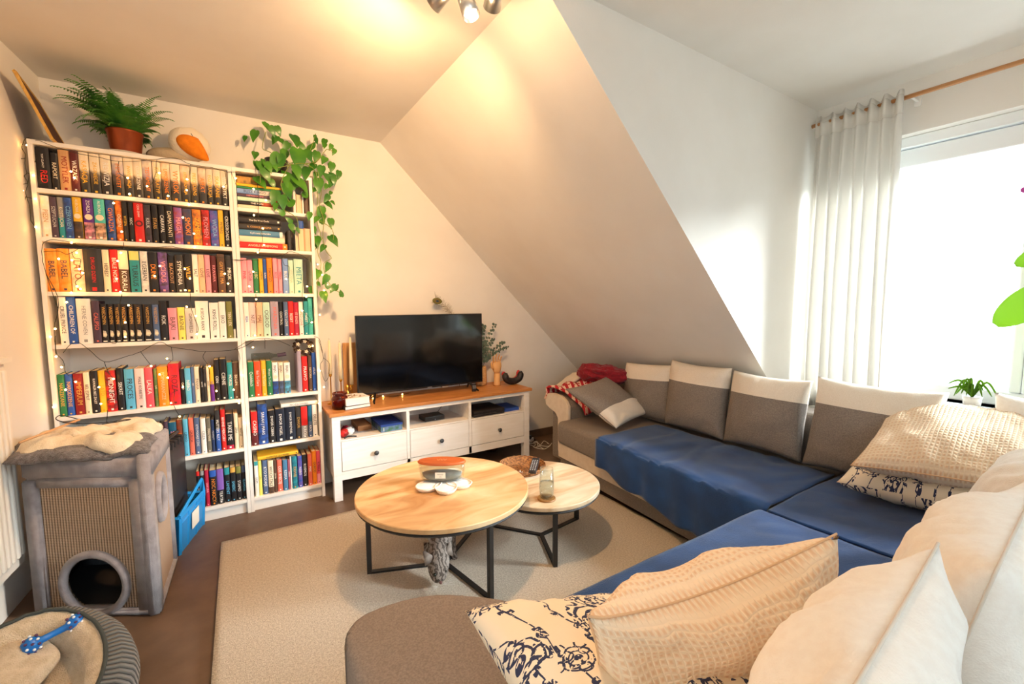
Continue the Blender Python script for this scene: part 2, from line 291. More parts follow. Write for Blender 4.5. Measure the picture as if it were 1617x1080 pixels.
BOOKS = """
L1
20 46 192 black white - TOM CLANCY|RED
67 27 175 black cream - RAPORT
95 40 194 tan darkred - MOTYLEK
136 31 202 maroon white - WRZASK
168 35 202 cream yellow g KASACJA
205 39 204 cream yellow g ZAGINIECIE
246 40 206 cream white g REWIZJA
289 43 206 lilac orange g IMMUNITET
333 42 209 cream yellow g INWIGILACJA
372 35 206 cream white g OSKARZENIE
407 39 206 lilac orange g TESTAMENT
448 36 207 cream yellow g KONTRATYP
485 36 208 tan orange g UMORZENIE
522 42 209 cream orange g WYROK
565 42 207 tan yellow g EKSTRADYCJA
609 33 206 cream yellow g PRECEDENS
643 37 206 tan orange g AFEKT
679 32 200 cream yellow g EGZEKUCJA
711 35 200 cream yellow g SKAZANIE
746 33 197 cream white g WERDYKT
L2
17 33 196 white tan n:cream PIESN
51 24 194 plum lightgrey - SZEPTUCHA
76 24 196 grey cream b.5:teal KOSTUCHA
100 29 196 blue lightblue n:navy CZERWIEN
130 33 203 yellow cream f:brown AURORA
167 39 203 purple white f:pink ZORZA
208 41 203 turquoise white f:peach AURORA
252 33 204 navy orange n:blue GWIAZDA
287 27 203 rust cream n:orange OGIEN
314 21 202 black yellow - WYSPA
337 21 202 black white - NOC
359 40 204 red white o:maroon CZAS ZNIW
401 27 196 charcoal lightgrey n:plum KRUK
430 27 200 black gold - STARS
460 28 201 black white - CARAVAL
489 33 203 black cream - DAMAYANTI
524 37 197 violet pink n:rust MAGIA
562 43 195 navy orange n:plum SMOKI
606 39 195 orange yellow n:brown ZAMEK
647 36 197 red pink n:maroon PLOMIEN
685 38 198 blue lightblue n:violet WODA
724 24 209 yellow brown - PSTRAG
749 28 209 black white - CROSSROADS
L3
18 40 207 orange plum n:gold BABEL
59 43 210 orange plum n:gold BABEL
104 48 211 cream rust n:peach LATO
153 68 213 charcoal red - DRUGI DZIEN
222 27 214 cream charcoal - HERESY
251 32 217 red white - BIALE NOCE
284 39 214 brown white t.45:cream KORAL
327 40 214 teal charcoal t.22:lime TURKUS
369 33 215 white charcoal n:lightgrey EGERIAN
403 38 212 black orange - DUNE
444 39 213 plum pink n:violet VICIOUS
484 28 200 black tan - BLACKOUT
515 37 205 charcoal white - SYMFONIA
553 36 211 black yellow - WILD
591 27 211 white charcoal - SALT
619 27 211 peach charcoal - LOVE
648 25 211 pink charcoal - LOVE
675 26 210 maroon pink - KRWAWA
706 36 219 brown gold - GRY NIE MA
745 32 212 charcoal white - MROK
L4
46 30 240 white charcoal - CRUEL PRINCE
76 32 237 blue white - CHILDREN OF
110 54 226 white grey - HERNE COVEN
167 30 214 plum salmon - CALIPSO
198 26 199 black gold w WIEDZMIN
225 25 199 black gold w WIEDZMIN
252 23 198 black gold w WIEDZMIN
276 25 198 black gold w WIEDZMIN
304 26 198 black gold w WIEDZMIN
331 32 197 black gold w WIEDZMIN
365 37 197 black gold w WIEDZMIN
403 29 195 slate gold w WIEDZMIN
434 32 215 black white - ROK
469 39 176 pink brown - BAJKI
510 33 179 lemon brown - BASNIE
544 47 174 lightgrey brown - OPOWIESCI
592 59 213 white charcoal - KSIEGA RANY
655 44 204 white charcoal - KING ROLL
700 32 210 white charcoal - EKO
735 29 211 olive cream - TEN LEK
766 11 52 white charcoal - -
L5
14 30 210 green gold - NARZEKANIE
45 27 209 blue gold - NARODZENIE
75 37 209 darkred gold - IMPERIUM
113 23 214 cream brown - BEL ESPRIT
138 28 218 black white - KAWALER BEZ ZALET
167 28 217 yellow orange - LATO
196 39 215 red white n:black MIDNIGHT
238 27 224 black white - SEKRET
268 40 215 skyblue charcoal - PROCES
311 39 216 blush charcoal - MAŁE KOBIETKI
351 34 216 coral white - LALKA
388 16 207 olive cream n:green LAS
405 44 217 orange peach - POMARANCZE
452 48 230 red maroon n:crimson ROZA
503 18 197 black white - CHILD
523 27 200 skyblue white - NIEBO
551 14 205 slate white - MIT
565 24 204 cream brown - PANNA
593 13 198 black white - NOWE
606 13 190 charcoal white - NOC
621 15 203 cream brown - DOM
637 19 198 yellow purple b.5:purple SILA
659 24 237 black white - CIEN
686 32 239 black white - CIENIE
721 26 218 teal white - MORZE
749 30 214 brown cream - BEGIN
L6
416 18 211 plum lightgrey - CLARITY
435 35 201 petrol pink - SYRENA
471 27 209 brown orange n:rust ISKRA
499 23 212 skyblue charcoal - LEKKO
524 23 212 salmon maroon - GRZECH
549 26 210 slate white - KTO PODAJE CZAS
578 25 204 white grey - CISZA
605 21 200 olivegrey cream - MARZENIE
627 16 188 navy lightgrey - POWROT
647 24 240 charcoal white b.55:blue MUTTERS ALLY
674 23 241 red white - BEHIND MERCURY
698 37 210 black white b.12:crimson TAKE ME
739 20 212 cream charcoal - ZIMA
761 22 183 cream charcoal - NOTES
L7
543 16 217 black white t.12:red KLASA
561 18 215 black white t.12:grey ZNAK
581 21 213 crimson pink - SAKURA
604 33 208 black orange t.18:blue NOC NOCY
638 34 209 black white t.6:violet TEATR
676 28 208 black skyblue t.2:teal LAMENT
705 26 206 black skyblue t.15:gold SMIERC
733 27 205 black white t.2:olive STAMO
761 26 204 black skyblue t.2:slate FILOMENA
R3
817 30 202 pink crimson - PINK
849 28 195 orchid plum n:pink GROA
879 28 202 green cream - LISC
909 21 204 yellow brown - LEMON
931 18 202 blue white - SUNA
951 29 212 orange brown - MANGO
983 24 210 pink crimson - ROZ
1009 21 206 pink crimson - MARIA
1034 31 210 periwinkle white - BLUE
1066 27 202 mint peach - WIOSNA
1096 50 210 mint teal - MIETA
R4
819 28 205 white blue - REA
847 33 205 blush brown - NUT
882 35 205 peach brown - MAJ
918 37 205 mint brown - OGROD
958 43 211 lilac salmon - MARZENIA
1002 23 208 black white - CONTROL
1028 25 208 slate white - UGLY LOVE
1054 29 211 red white - RESET
1084 26 205 crimson blush - IT ENDS
1112 24 208 white red - WILD LOVE
1139 26 211 teal white - SWEET
1166 25 238 turquoise teal - HEATSTROKE
R5
825 29 211 green white - Quidditch
856 34 212 orangered white - Bali To Czary
893 26 214 yellow cream - Lato To Czary
921 28 212 green white - Wojna To Czary
951 31 199 white brown f:blue BAJKI
985 26 196 cream brown f:slate BAJKI
1014 34 194 white brown f:skyblue BAJKI
1090 23 260 lilac grey - -
1115 33 225 red white - PRAWO
1151 21 228 brown cream - HISTORIA
1174 21 246 blue white - ATLAS
R6
826 33 207 red white b.38:maroon CASINO
862 50 248 blue white n:navy SARAH J MAAS
916 37 201 black white - DWOR CIERNI
955 51 206 midnight white - DWOR MGIEL
1009 55 209 midnight white - DWOR SKRZYDEL
1067 29 201 charcoal gold - DWOR
1097 37 204 grey white t.6:red KROL
1137 23 205 slate white t.5:petrol KROL
1163 28 208 white charcoal - DELETE
R7
828 20 218 white charcoal t.12:teal DOM
849 17 217 lemon olive - LEN
870 28 213 slate white - KTO PODAJE
900 29 207 cream charcoal b.2:brown WITCH TALE
930 16 204 brown cream - ZIEMIA
949 28 201 salmon white - COS WIECEJ
980 26 196 steel white - RZEKA
1008 13 192 mauve white - WRZOS
1022 8 209 white grey - -
1031 30 209 teal gold n:petrol PAWIE
1065 25 204 blue white n:violet NIEBO
1092 27 206 black white n:charcoal KOSMOS
1123 24 206 salmon white - MAK
1149 25 218 orange brown - OGROD
1175 25 215 coral maroon b.3:pink KORALE
"""
# ------------------------------------------------------------------ bookcases
ZS = [1.8003, 1.5733, 1.3139, 1.0556, .6972, .4012, .0858]
shelf_white = mat('white foil board', '#EFE9E0', .45)
def bookcase(name, x0, w, label):
    t = empty(name, (x0, -.28, 0), label=label, cat='bookcase')
    for s in (0, 1):
        bm = BM(); xx = s*(w-.018); bx(bm, xx, xx+.018, 0, .27, 0, 2.0, .001); obj('side_panel', bm, shelf_white, t)
    for i, z in enumerate(ZS):
        bm = BM(); bx(bm, .0185, w-.0185, .001, .26, z-.02, z, .001); obj('shelf', bm, shelf_white, t)
    bm = BM(); bx(bm, 0, w, -.001, .275, 2.0, 2.02, .001); obj('top_panel', bm, shelf_white, t)
    bm = BM(); bx(bm, .0185, w-.0185, .02, .034, 0, .065); obj('plinth', bm, shelf_white, t)
    bm = BM(); bx(bm, .0185, w-.0185, .262, .268, .065, 2.0); obj('back_panel', bm, mat('back board', '#DDD5C9', .7), t)
    return t
bookcase('bookcase', 0, .8, 'wide white bookcase with seven rows of books and fairy lights')
bookcase('bookcase', .801, .416, 'narrow white bookcase between the wide bookcase and the television bench')

HEX = dict(black='#1d1a1c', charcoal='#33302f', white='#efebe2', cream='#ecdcbd', tan='#c99a6a', maroon='#5b1f20', darkred='#8e1f20', red='#d2241f',
  lilac='#a99aa8', plum='#4c3a4b', grey='#8f8d8b', lightgrey='#c9c6c3', blue='#2c57a8', lightblue='#7fb4dc', navy='#26365c', yellow='#e6b32c', gold='#d6a24a',
  purple='#5d2a86', turquoise='#4bb6ad', teal='#2c8f95', rust='#9a3d22', orange='#ef8a22', violet='#7d58a6', pink='#f09aa8', brown='#5b4232', peach='#f3bd97',
  lime='#d9d27a', salmon='#e8705a', slate='#54688c', lemon='#efe06a', olive='#7d7a3a', green='#2f7a4a', skyblue='#5fb3d6', coral='#e25561', blush='#f0cfc6',
  crimson='#b01f3c', olivegrey='#6e6a5c', petrol='#1f5a78', orchid='#dd92ab', periwinkle='#7f9fd6', mint='#bfe0c8', orangered='#e8501f', midnight='#1a2030', steel='#4c7fa3', mauve='#a5596a')
def cname(c): return {'lightgrey': 'light grey', 'darkred': 'dark red', 'lightblue': 'light blue', 'skyblue': 'sky blue', 'olivegrey': 'olive grey', 'orangered': 'orange red', 'midnight': 'midnight black', 'blush': 'blush pink'}.get(c, c)
def bmat(c): return mat('book ' + cname(c), HEX[c], .5, spec=.35)
def bmix(a, b):
    return mat('book %s and %s' % (cname(a), cname(b)), HEX[a], .5, hex2=HEX[b], scale=34, spec=.35)
def gmat(c):
    n = 'thriller jacket ' + c
    if n in MC: return MC[n]
    m, nt, b = newmat(n); N = nt.nodes; L = nt.links
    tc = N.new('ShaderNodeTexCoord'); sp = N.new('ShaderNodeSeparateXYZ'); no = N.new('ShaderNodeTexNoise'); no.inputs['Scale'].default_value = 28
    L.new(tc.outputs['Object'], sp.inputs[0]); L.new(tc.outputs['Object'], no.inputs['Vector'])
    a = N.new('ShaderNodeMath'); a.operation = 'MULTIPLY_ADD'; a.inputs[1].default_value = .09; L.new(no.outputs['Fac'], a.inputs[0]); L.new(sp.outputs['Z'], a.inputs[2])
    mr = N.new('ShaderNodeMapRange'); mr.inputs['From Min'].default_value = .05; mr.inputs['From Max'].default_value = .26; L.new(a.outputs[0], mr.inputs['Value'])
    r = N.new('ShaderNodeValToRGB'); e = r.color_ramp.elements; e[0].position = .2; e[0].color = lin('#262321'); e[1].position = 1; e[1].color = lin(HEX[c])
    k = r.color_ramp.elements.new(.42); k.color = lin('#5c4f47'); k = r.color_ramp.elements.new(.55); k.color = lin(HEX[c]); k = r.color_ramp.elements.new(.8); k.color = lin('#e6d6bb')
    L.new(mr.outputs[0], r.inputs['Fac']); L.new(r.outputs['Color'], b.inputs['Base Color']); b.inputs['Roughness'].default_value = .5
    MC[n] = m; return m
paper = mat('book pages', '#E8D6B0', .9, hex2='#DCC79E', scale=400, stretch=(1, .02, .02))
def book(w, h, d, col, tcol, style, title, name='book'):
    t = empty(name)
    w -= .0008
    main = bmat(col)
    if style == 'g': main = gmat(col)
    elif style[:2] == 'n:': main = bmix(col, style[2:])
    th = min(.0016, w*.15); hw = w/2
    bm = BM()
    rz = min(.004, w*.2)
    prism(bm, [(-hw, d), (-hw, rz), (-hw*.55, .0006), (0, 0), (hw*.55, .0006), (hw, rz), (hw, d), (hw-th, d), (hw-th, rz+.002), (-hw+th, rz+.002), (-hw+th, d)], lambda a, b, q: (a, b, q), 0, h)
    obj('cover', bm, main, t)
    bm = BM(); bx(bm, -hw+th*1.05, hw-th*1.05, rz+.003, d-.004, .002, h-.003); obj('pages', bm, paper, t)
    def panel(z0, z1, m, nm='spine_panel'):
        bm = BM(); prism(bm, [(-hw*.99, rz*.9), (-hw*.55, .0002), (0, -.0005), (hw*.55, .0002), (hw*.99, rz*.9)], lambda a, b, q: (a, b, q), z0*h, z1*h); obj(nm, bm, m, t)
    tz = .52; tl = .72
    if style[0] in 'bt' and ':' in style:
        f, c = style[1:].split(':'); f = float(f if f else .3); f = f if f < 1 else f/10
        c = c if c in HEX else 'grey'
        if style[0] == 'b': panel(0.002, f, bmat(c))
        else: panel(1-f, .998, bmat(c)); tz = (1-f)/2 + .02; tl = min(.72, (1-f)*.85)
    if style[:2] == 'f:':
        panel(.02, .42, bmix(style[2:], 'charcoal'), 'cover_picture'); tz = .72; tl = .4
        bm = BM(); lathe(bm, [(0, -.001), (hw*.75, -.0008), (hw*.75, .0004), (0, .0006)], n=20); bmesh.ops.rotate(bm, cent=(0, 0, 0), matrix=Matrix.Rotation(PI/2, 3, 'X'), verts=bm.verts); bmesh.ops.translate(bm, vec=(0, 0, .55*h), verts=bm.verts)
        obj('round_emblem', bm, bmat('cream'), t); tz = .8; tl = .32
    if style[:2] == 'o:':
        bm = BM(); lathe(bm, [(hw*.45, -.001), (hw*.8, -.001), (hw*.8, .0008), (hw*.45, .0008)], n=24, closed=True); bmesh.ops.rotate(bm, cent=(0, 0, 0), matrix=Matrix.Rotation(PI/2, 3, 'X'), verts=bm.verts); bmesh.ops.translate(bm, vec=(0, 0, .48*h), verts=bm.verts)
        obj('round_emblem', bm, bmat(style[2:]), t); tz = .8; tl = .36
    if style == 'w':
        bm = BM(); bx(bm, -hw*.7, hw*.5, -.001, .0004, .03*h, .055*h); obj('publisher_label', bm, bmat('white'), t)
        bm = BM(); prism(bm, [(-hw*.6, .16*h), (hw*.2, .14*h), (hw*.6, .2*h), (hw*.3, .3*h), (-hw*.5, .32*h)], lambda a, b, q: (a, q, b), -.001, .0003); obj('spine_emblem', bm, bmix('cream', 'grey'), t); tz = .7; tl = .5
    if title != '-':
        parts = title.split('|')
        for i, s in enumerate(parts):
            sz = min(w*.78, tl*.9*h/len(parts)/max(3, len(s))/.62)
            zc = tz*h if len(parts) == 1 else (.68*h, .3*h)[i]
            text('spine_title', s, sz, bmat(tcol if i == 0 else 'red'), t, (0, -.0006, zc), (0, 0, -1), (1, 0, 0))
        if w > .02 and len(parts) == 1 and style != 'w':
            bm = BM(); bx(bm, -hw*.25, hw*.25, -.0009, .0003, .035*h, .035*h+hw*.5); obj('publisher_mark', bm, bmat(tcol), t)
    return t
ORD = 'first second third fourth fifth sixth seventh eighth ninth tenth eleventh twelfth thirteenth fourteenth fifteenth sixteenth seventeenth eighteenth nineteenth twentieth twenty-first twenty-second twenty-third twenty-fourth twenty-fifth twenty-sixth twenty-seventh twenty-eighth'.split()
ROWN = ['top', 'second', 'third', 'fourth', 'fifth', 'sixth', 'bottom']
rows = {}
for ln in BOOKS.strip().split('\n'):
    t = ln.split(' ')
    if len(t) == 1: cur_row = rows.setdefault(t[0], []); continue
    cur_row.append((int(t[0])/1000, int(t[1])/1000, int(t[2])/1000, t[3], t[4], t[5], ' '.join(t[6:])))
LEG = {'MOTYLEK', 'WRZASK', 'CARAVAL', 'PROCES', 'MAŁE KOBIETKI', 'UGLY LOVE', 'CRUEL PRINCE', 'LALKA'}
for key, lst in rows.items():
    ri = int(key[1]) - 1; wide = key[0] == 'L'
    px = 0
    for i, (x0, w, h, c, tc, st, title) in enumerate(lst):
        x0 = max(x0, px + .0003, .019 if wide else .8205)
        nxt = lst[i+1][0] if i+1 < len(lst) else (.782 if wide else 1.198)
        w = min(w, nxt - x0); w = max(w, .006); px = x0 + w
        room = (ZS[ri-1] - .02 if ri else 2.0) - ZS[ri] - .004
        h = min(h, room)
        d = .135 + (hash((key, i)) % 3)*.0 + (.02 if h > .215 else 0)
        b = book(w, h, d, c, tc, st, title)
        b.location = (x0 + w/2, -.265 + .003*((i*7) % 3), ZS[ri])
        case = 'wide' if wide else 'narrow'; ref = 'radiator wall' if wide else 'wide bookcase'
        nm = (' ' + title) if title in LEG else ''
        tag(b, '%s book%s, %s from the %s, %s shelf of %s bookcase' % (cname(c), nm, ORD[i], ref, ROWN[ri], case), 'book',
            'books on the %s shelf of the %s bookcase' % (ROWN[ri], case))
# low row hidden behind the cat house: only the tops show
cs = ['green', 'white', 'grey', 'cream', 'charcoal', 'tan', 'slate', 'olive', 'black', 'cream', 'brown', 'navy', 'olivegrey']
x = .02
for i, c in enumerate(cs):
    w = .022 + .006*((i*5) % 3)
    if x + w > .414: break
    b = book(w, .19 + .008*((i*3) % 4), .14, c, 'white', '-', '-'); b.location = (x + w/2, -.26, ZS[5])
    tag(b, '%s book behind the cat house top, %s from the radiator wall on sixth shelf' % (cname(c), ORD[i]), 'book', 'books on the sixth shelf of the wide bookcase')
    x += w + .001
# lying books in the narrow case
def lying(x1, z0, w, h, c, tc, st, title, label, d=.14, y=-.265, grp='lying books in the narrow bookcase'):
    b = book(w, h, d, c, tc, st, title); b.rotation_euler = (0, -PI/2, 0); b.location = (x1, y, z0 + w/2)
    tag(b, label, 'book', grp); return b
L1 = [(.021, .205, 'cream', 'tan', '-', '-', 'cream book lying lowest in the stack on the top shelf of narrow bookcase'),
      (.020, .2, 'black', 'white', 'b.4:rust', 'THE MAN', 'black and rust lying book with white title, second from stack bottom on top shelf'),
      (.023, .2, 'mint', 'coral', 'b.1:coral', '-', 'mint green lying book above the black one on top shelf of narrow bookcase'),
      (.017, .185, 'plum', 'pink', '-', 'NIEWIDOCZNI', 'thin plum lying book with pink title on top shelf of narrow bookcase'),
      (.028, .185, 'periwinkle', 'navy', 'b.4:lightgrey', 'BUSZ KINGO', 'thick pale blue lying book with dark title on top shelf of narrow bookcase'),
      (.013, .225, 'green', 'white', '-', '-', 'thin green lying book under the yellow one on top shelf of narrow bookcase'),
      (.014, .225, 'yellow', 'orange', '-', '-', 'thin yellow lying book topping the stack on top shelf of narrow bookcase')]
z = ZS[0]
for w, h, c, tc, st, ti, lb in L1:
    lying(.822 + h, z, w, h, c, tc, st, ti, lb); z += w + .0005
bm = BM(); bx(bm, .822, .93, -.255, -.12, z+.0005, z+.042, .003); o = obj('box', bm, mat('golden card', '#b98a3a', .6, hex2='#7d5f2a', scale=40))
tag(o, 'small golden patterned box on top of the lying books under the trailing plant', 'box')
L2 = [(.037, .245, 'red', 'cream', 'b.1:orange', 'ANGELS & DEMONS', 'thick red lying book ANGELS & DEMONS at the bottom of the second shelf stack'),
      (.034, .232, 'cream', 'tan', '-', '-', 'cream lying book on top of the red one on the second narrow shelf'),
      (.035, .223, 'steel', 'white', 'b.07:white', 'Cyfrowa twierdza', 'blue lying book between cream and dark grey ones on second narrow shelf'),
      (.034, .215, 'charcoal', 'gold', '-', 'IL CODICE ENIGMA', 'dark grey lying book with gold title, second from top of second shelf stack'),
      (.040, .215, 'black', 'white', '-', 'The Da Vinci Code', 'black lying book topping the stack on the second shelf of narrow bookcase')]
z = ZS[1]
for w, h, c, tc, st, ti, lb in L2:
    lying(.821 + h, z, w, h, c, tc, st, ti, lb); z += w + .0005
for x0, w, h, c, lb, zz in ((1.069, .021, .12, 'charcoal', 'short dark book leaning beside the second shelf stack in narrow bookcase', 1), (1.112, .016, .145, 'white', 'slim white book with its page edge forward on second shelf of narrow bookcase', 1),
                 (1.130, .032, .14, 'tan', 'tan book with its page edge forward beside the slim white one, second shelf', 1), (1.163, .034, .14, 'peach', 'peach book standing last on the second shelf of the narrow bookcase', 1),
                 (1.110, .015, .15, 'white', 'white upright book behind the leaves on top shelf of narrow bookcase', 0), (1.126, .031, .115, 'tan', 'tan book with its page edge forward on top shelf behind the leaves', 0),
                 (1.158, .010, .135, 'white', 'thin white upright book beside the tan one on top shelf', 0), (1.169, .027, .14, 'brown', 'brown upright book at the bench end of the narrow bookcase top shelf', 0)):
    b = book(w, h, .14, c, 'white', '-', '-')
    if 'edge forward' in lb: b.rotation_euler = (0, 0, PI); b.location = (x0+w/2, -.125, ZS[zz])
    else: b.location = (x0+w/2, -.262, ZS[zz])
    tag(b, lb, 'book', 'upright books beside the lying stacks')
b = book(.032, .045, .03, 'blue', 'white', '-', '-', 'notebook'); b.location = (1.147, -.25, ZS[1]+.141); tag(b, 'tiny blue notebook standing on the tan book, second shelf of narrow bookcase', 'notebook')
lying(1.197, ZS[5]+.211, .023, .209, 'white', 'grey', '-', 'PIOTROWSKI', 'white book lying across the black upright books on sixth narrow shelf')
lying(1.071, ZS[6]+.2195, .022, .222, 'yellow', 'brown', '-', 'KUPIECKA ZLE MNIEJ', 'yellow orange book lying on the upright ones, bottom shelf of narrow bookcase')
# glass bottle and wreath on the fifth narrow shelf
t = empty('bottle', (.845, -.2, ZS[4]+.235), label='clear glass bottle with purple cap lying on books, fifth narrow shelf', cat='bottle')
bm = BM(); pr_ = [(0, 0), (.02, .002), (.022, .01), (.022, .1), (.012, .12), (.009, .14), (0, .141)]
lathe(bm, pr_, n=20); obj('glass_body', bm, glass('bottle glass', '#d9dcd8', thin=True), t, smooth=True).rotation_euler = (0, PI/2, 0)
bm = BM(); cyl(bm, (.142, 0, 0), (.19, 0, .006), .012, 12); obj('cap', bm, bmat('plum'), t)
t = empty('wreath', (1.13, -.235, ZS[4]+.285), label='small dark pine cone wreath with pale flowers on fifth narrow shelf', cat='wreath')
bm = BM()
for k in range(60):
    a = random.random()*2*PI; r = .03 + random.random()*.022
    c = V(math.cos(a)*r, random.uniform(-.012, .012), math.sin(a)*r)
    box(bm, c, (.022, .008, .012), rot=(random.random()*3, random.random()*3, random.random()*3))
obj('cones', bm, mat('pine cone', '#3a2a20', .8, hex2='#5d4634', scale=60), t)
bm = BM()
for k in range(5):
    a = k*1.3; c = V(math.cos(a)*.035, -.02, math.sin(a)*.035)
    for q in range(5): box(bm, c + V(math.cos(q*1.256)*.007, 0, math.sin(q*1.256)*.007), (.009, .003, .006), rot=(0, -q*1.256, 0), bev=.001)
obj('flowers', bm, bmat('cream'), t)

# ------------------------------------------------------------------ fairy lights
t = empty('fairy_lights', (0, -.28, 1), label='string of warm fairy lights on dark wire draped over both bookcases', cat='string lights')
bm = BM()
for w in WIRES:
    pts = smoothpath([(x/1000, -y/1000 + .28, z/1000 - 1) for x, z, y in w], 4)
    pts = [p + V(nz(p, 60)*.002, 0, nz(p, 60, 1)*.002) for p in pts]
    tube(bm, pts, .0014, n=5)
obj('wire', bm, mat('fairy wire', '#20261c', .6), t)
warm = emis('fairy bulb glow', '#FFB45E', 80)
bulb0 = None
for x, z, y in BULBS[:100]:
    if bulb0 is None:
        bm = BM(); bmesh.ops.create_uvsphere(bm, u_segments=8, v_segments=6, radius=.0042); bulb0 = obj('bulb', bm, warm, t, smooth=True); b = bulb0
    else:
        b = bulb0.copy(); COL.objects.link(b)
    b.location = (x/1000, -y/1000 + .28, z/1000 - 1)

# ------------------------------------------------------------------ things on top of the bookcases
t = empty('potted_fern', (.335, -.145, 2.02), label='bushy green fern in a copper pot on top of wide bookcase', cat='potted plant')
bm = BM(); lathe(bm, [(0, .012), (.058, .012), (.062, .02), (.074, .125), (.078, .128), (.078, .135), (.07, .135), (.068, .11), (0, .11)], n=40); obj('pot', bm, mat('copper pot', '#A5502A', .38, metal=.55, hex2='#93431f', scale=8), t, smooth=True)
bm = BM(); lathe(bm, [(0, 0), (.085, 0), (.11, .012), (.112, .014), (.085, .006), (0, .006)], n=40); obj('saucer', bm, mat('white saucer', '#DFD8CC', .5), t, smooth=True)
bm = BM(); bmesh.ops.create_circle(bm, cap_ends=True, radius=.068, segments=24); bmesh.ops.translate(bm, vec=(0, 0, .112), verts=bm.verts); obj('soil', bm, mat('soil', '#2b1f18', .95), t)
bm = BM()
for k in range(96):
    a = random.uniform(0, 2*PI) if k > 24 else random.uniform(PI*.7, PI*1.4)
    ln = random.uniform(.15, .27); up = random.uniform(.5, 3.2)
    if math.cos(a) < -.3: ln *= 1.12
    if math.sin(a) > 0: ln *= .5
    d = V(math.cos(a), math.sin(a), 0); n = 26; p = V(.03*math.cos(a), .03*math.sin(a), .12); dirv = (d + V(0, 0, up)).normalized()
    sd = dirv.cross(V(0, 0, 1)).normalized(); st = [p.copy()]
    for i in range(n):
        dirv = (dirv + V(0, 0, -.028 - .02*i/n*3.2) + sd*random.uniform(-.02, .02)).normalized(); p = p + dirv*ln/n; st.append(p.copy())
        if p.z < .0 and p.length < .13: p.z = .0
        if i > 2:
            f = math.sin(min(1, (i-1)/n*1.25)*PI)**.6; l = .036*f*random.uniform(.8, 1.15) + .004
            sd2 = dirv.cross(V(0, 0, 1)); sd2 = sd2.normalized() if sd2.length > .1 else sd
            for s in (-1, 1):
                e = p + sd2*s*l + dirv*.005 + V(0, 0, -.004); wv = dirv*.0030
                vs = [bm.verts.new(q) for q in (p-wv*.8, (p*.4+e*.6)-wv, e, (p*.4+e*.6)+wv, p+wv*.8)]
                bm.faces.new(vs)
    tube(bm, st, .0011, n=4)
obj('fronds', bm, mat('fern green', '#5A9A38', .55, hex2='#356f26', scale=14), t)
# leaning picture frame
t = empty('picture_frame', (.02, -.34, 2.02), label='thin gilt picture frame leaning on the wall at the fern side of wide bookcase', cat='picture frame')
fr = wood('frame wood', '#B98A35', '#C99B45', '#D8AE58', 8, (8, 8, 1))
bm = BM()
F0 = V(.073, .03, .006); F1 = V(.005, -.10, .236); F2 = V(.073, .31, .006); F3 = V(.0, .20, .21)
def bar(bm, a, b, w=.008): tube(bm, [a, b], w, n=4)
bar(bm, F0, F1); bar(bm, F2, F3); bar(bm, F1, F3); bar(bm, F0, F2); obj('frame', bm, fr, t)
bm = BM(); vs = [bm.verts.new(q) for q in (F0, F2, F3, F1)]; bm.faces.new(vs); o = obj('backing', bm, mat('brown backing', '#5a3525', .8), t); solid(o, .006)
# plush duck head
t = empty('plush_duck', (.6, -.13, 2.02), label='white plush duck with big orange bill lying on wide bookcase', cat='plush toy')
plush = mat('white plush', '#EFE2CC', .95, bump=.5, bscale=120, sheen=.3)
bm = BM(); bmesh.ops.create_uvsphere(bm, u_segments=32, v_segments=20, radius=1)
for v in bm.verts: v.co = V(v.co.x*.098, v.co.y*.075, v.co.z*.088) + V(.0, -.01, .128); v.co += v.co.normalized()*nz(v.co, 30)*.006
bmesh.ops.rotate(bm, cent=(0, 0, .1), matrix=Matrix.Rotation(.4, 3, 'Y'), verts=bm.verts); obj('head', bm, plush, t, smooth=True)
bm = BM(); bmesh.ops.create_uvsphere(bm, u_segments=32, v_segments=20, radius=1)
for v in bm.verts:
    k = max(0, v.co.x); v.co = V(v.co.x*.085, v.co.y*.045*(1-.35*k), v.co.z*.052*(1-.45*k) - .028*k)
    v.co += V(.035, -.062, .108)
bmesh.ops.rotate(bm, cent=(.02, -.06, .11), matrix=Matrix.Rotation(.45, 3, 'Y'), verts=bm.verts); obj('bill', bm, mat('orange plush', '#F08A12', .9, hex2='#E07C0A', scale=40, bump=.3, bscale=150), t, smooth=True)
bm = BM(); box(bm, (.028, -.105, .152), (.003, .003, .014), rot=(0, -.5, 0)); obj('nostril', bm, bmat('black'), t)
bm = BM(); bmesh.ops.create_uvsphere(bm, u_segments=24, v_segments=14, radius=1)
for v in bm.verts: v.co = V(v.co.x*.12, v.co.y*.07, v.co.z*.05) + V(-.07, .03, .05)
obj('body', bm, mat('shadow-toned plush', '#B9A78C', .95, bump=.4, bscale=120), t, smooth=True)  # taupe shadow around the white head put into the body colour

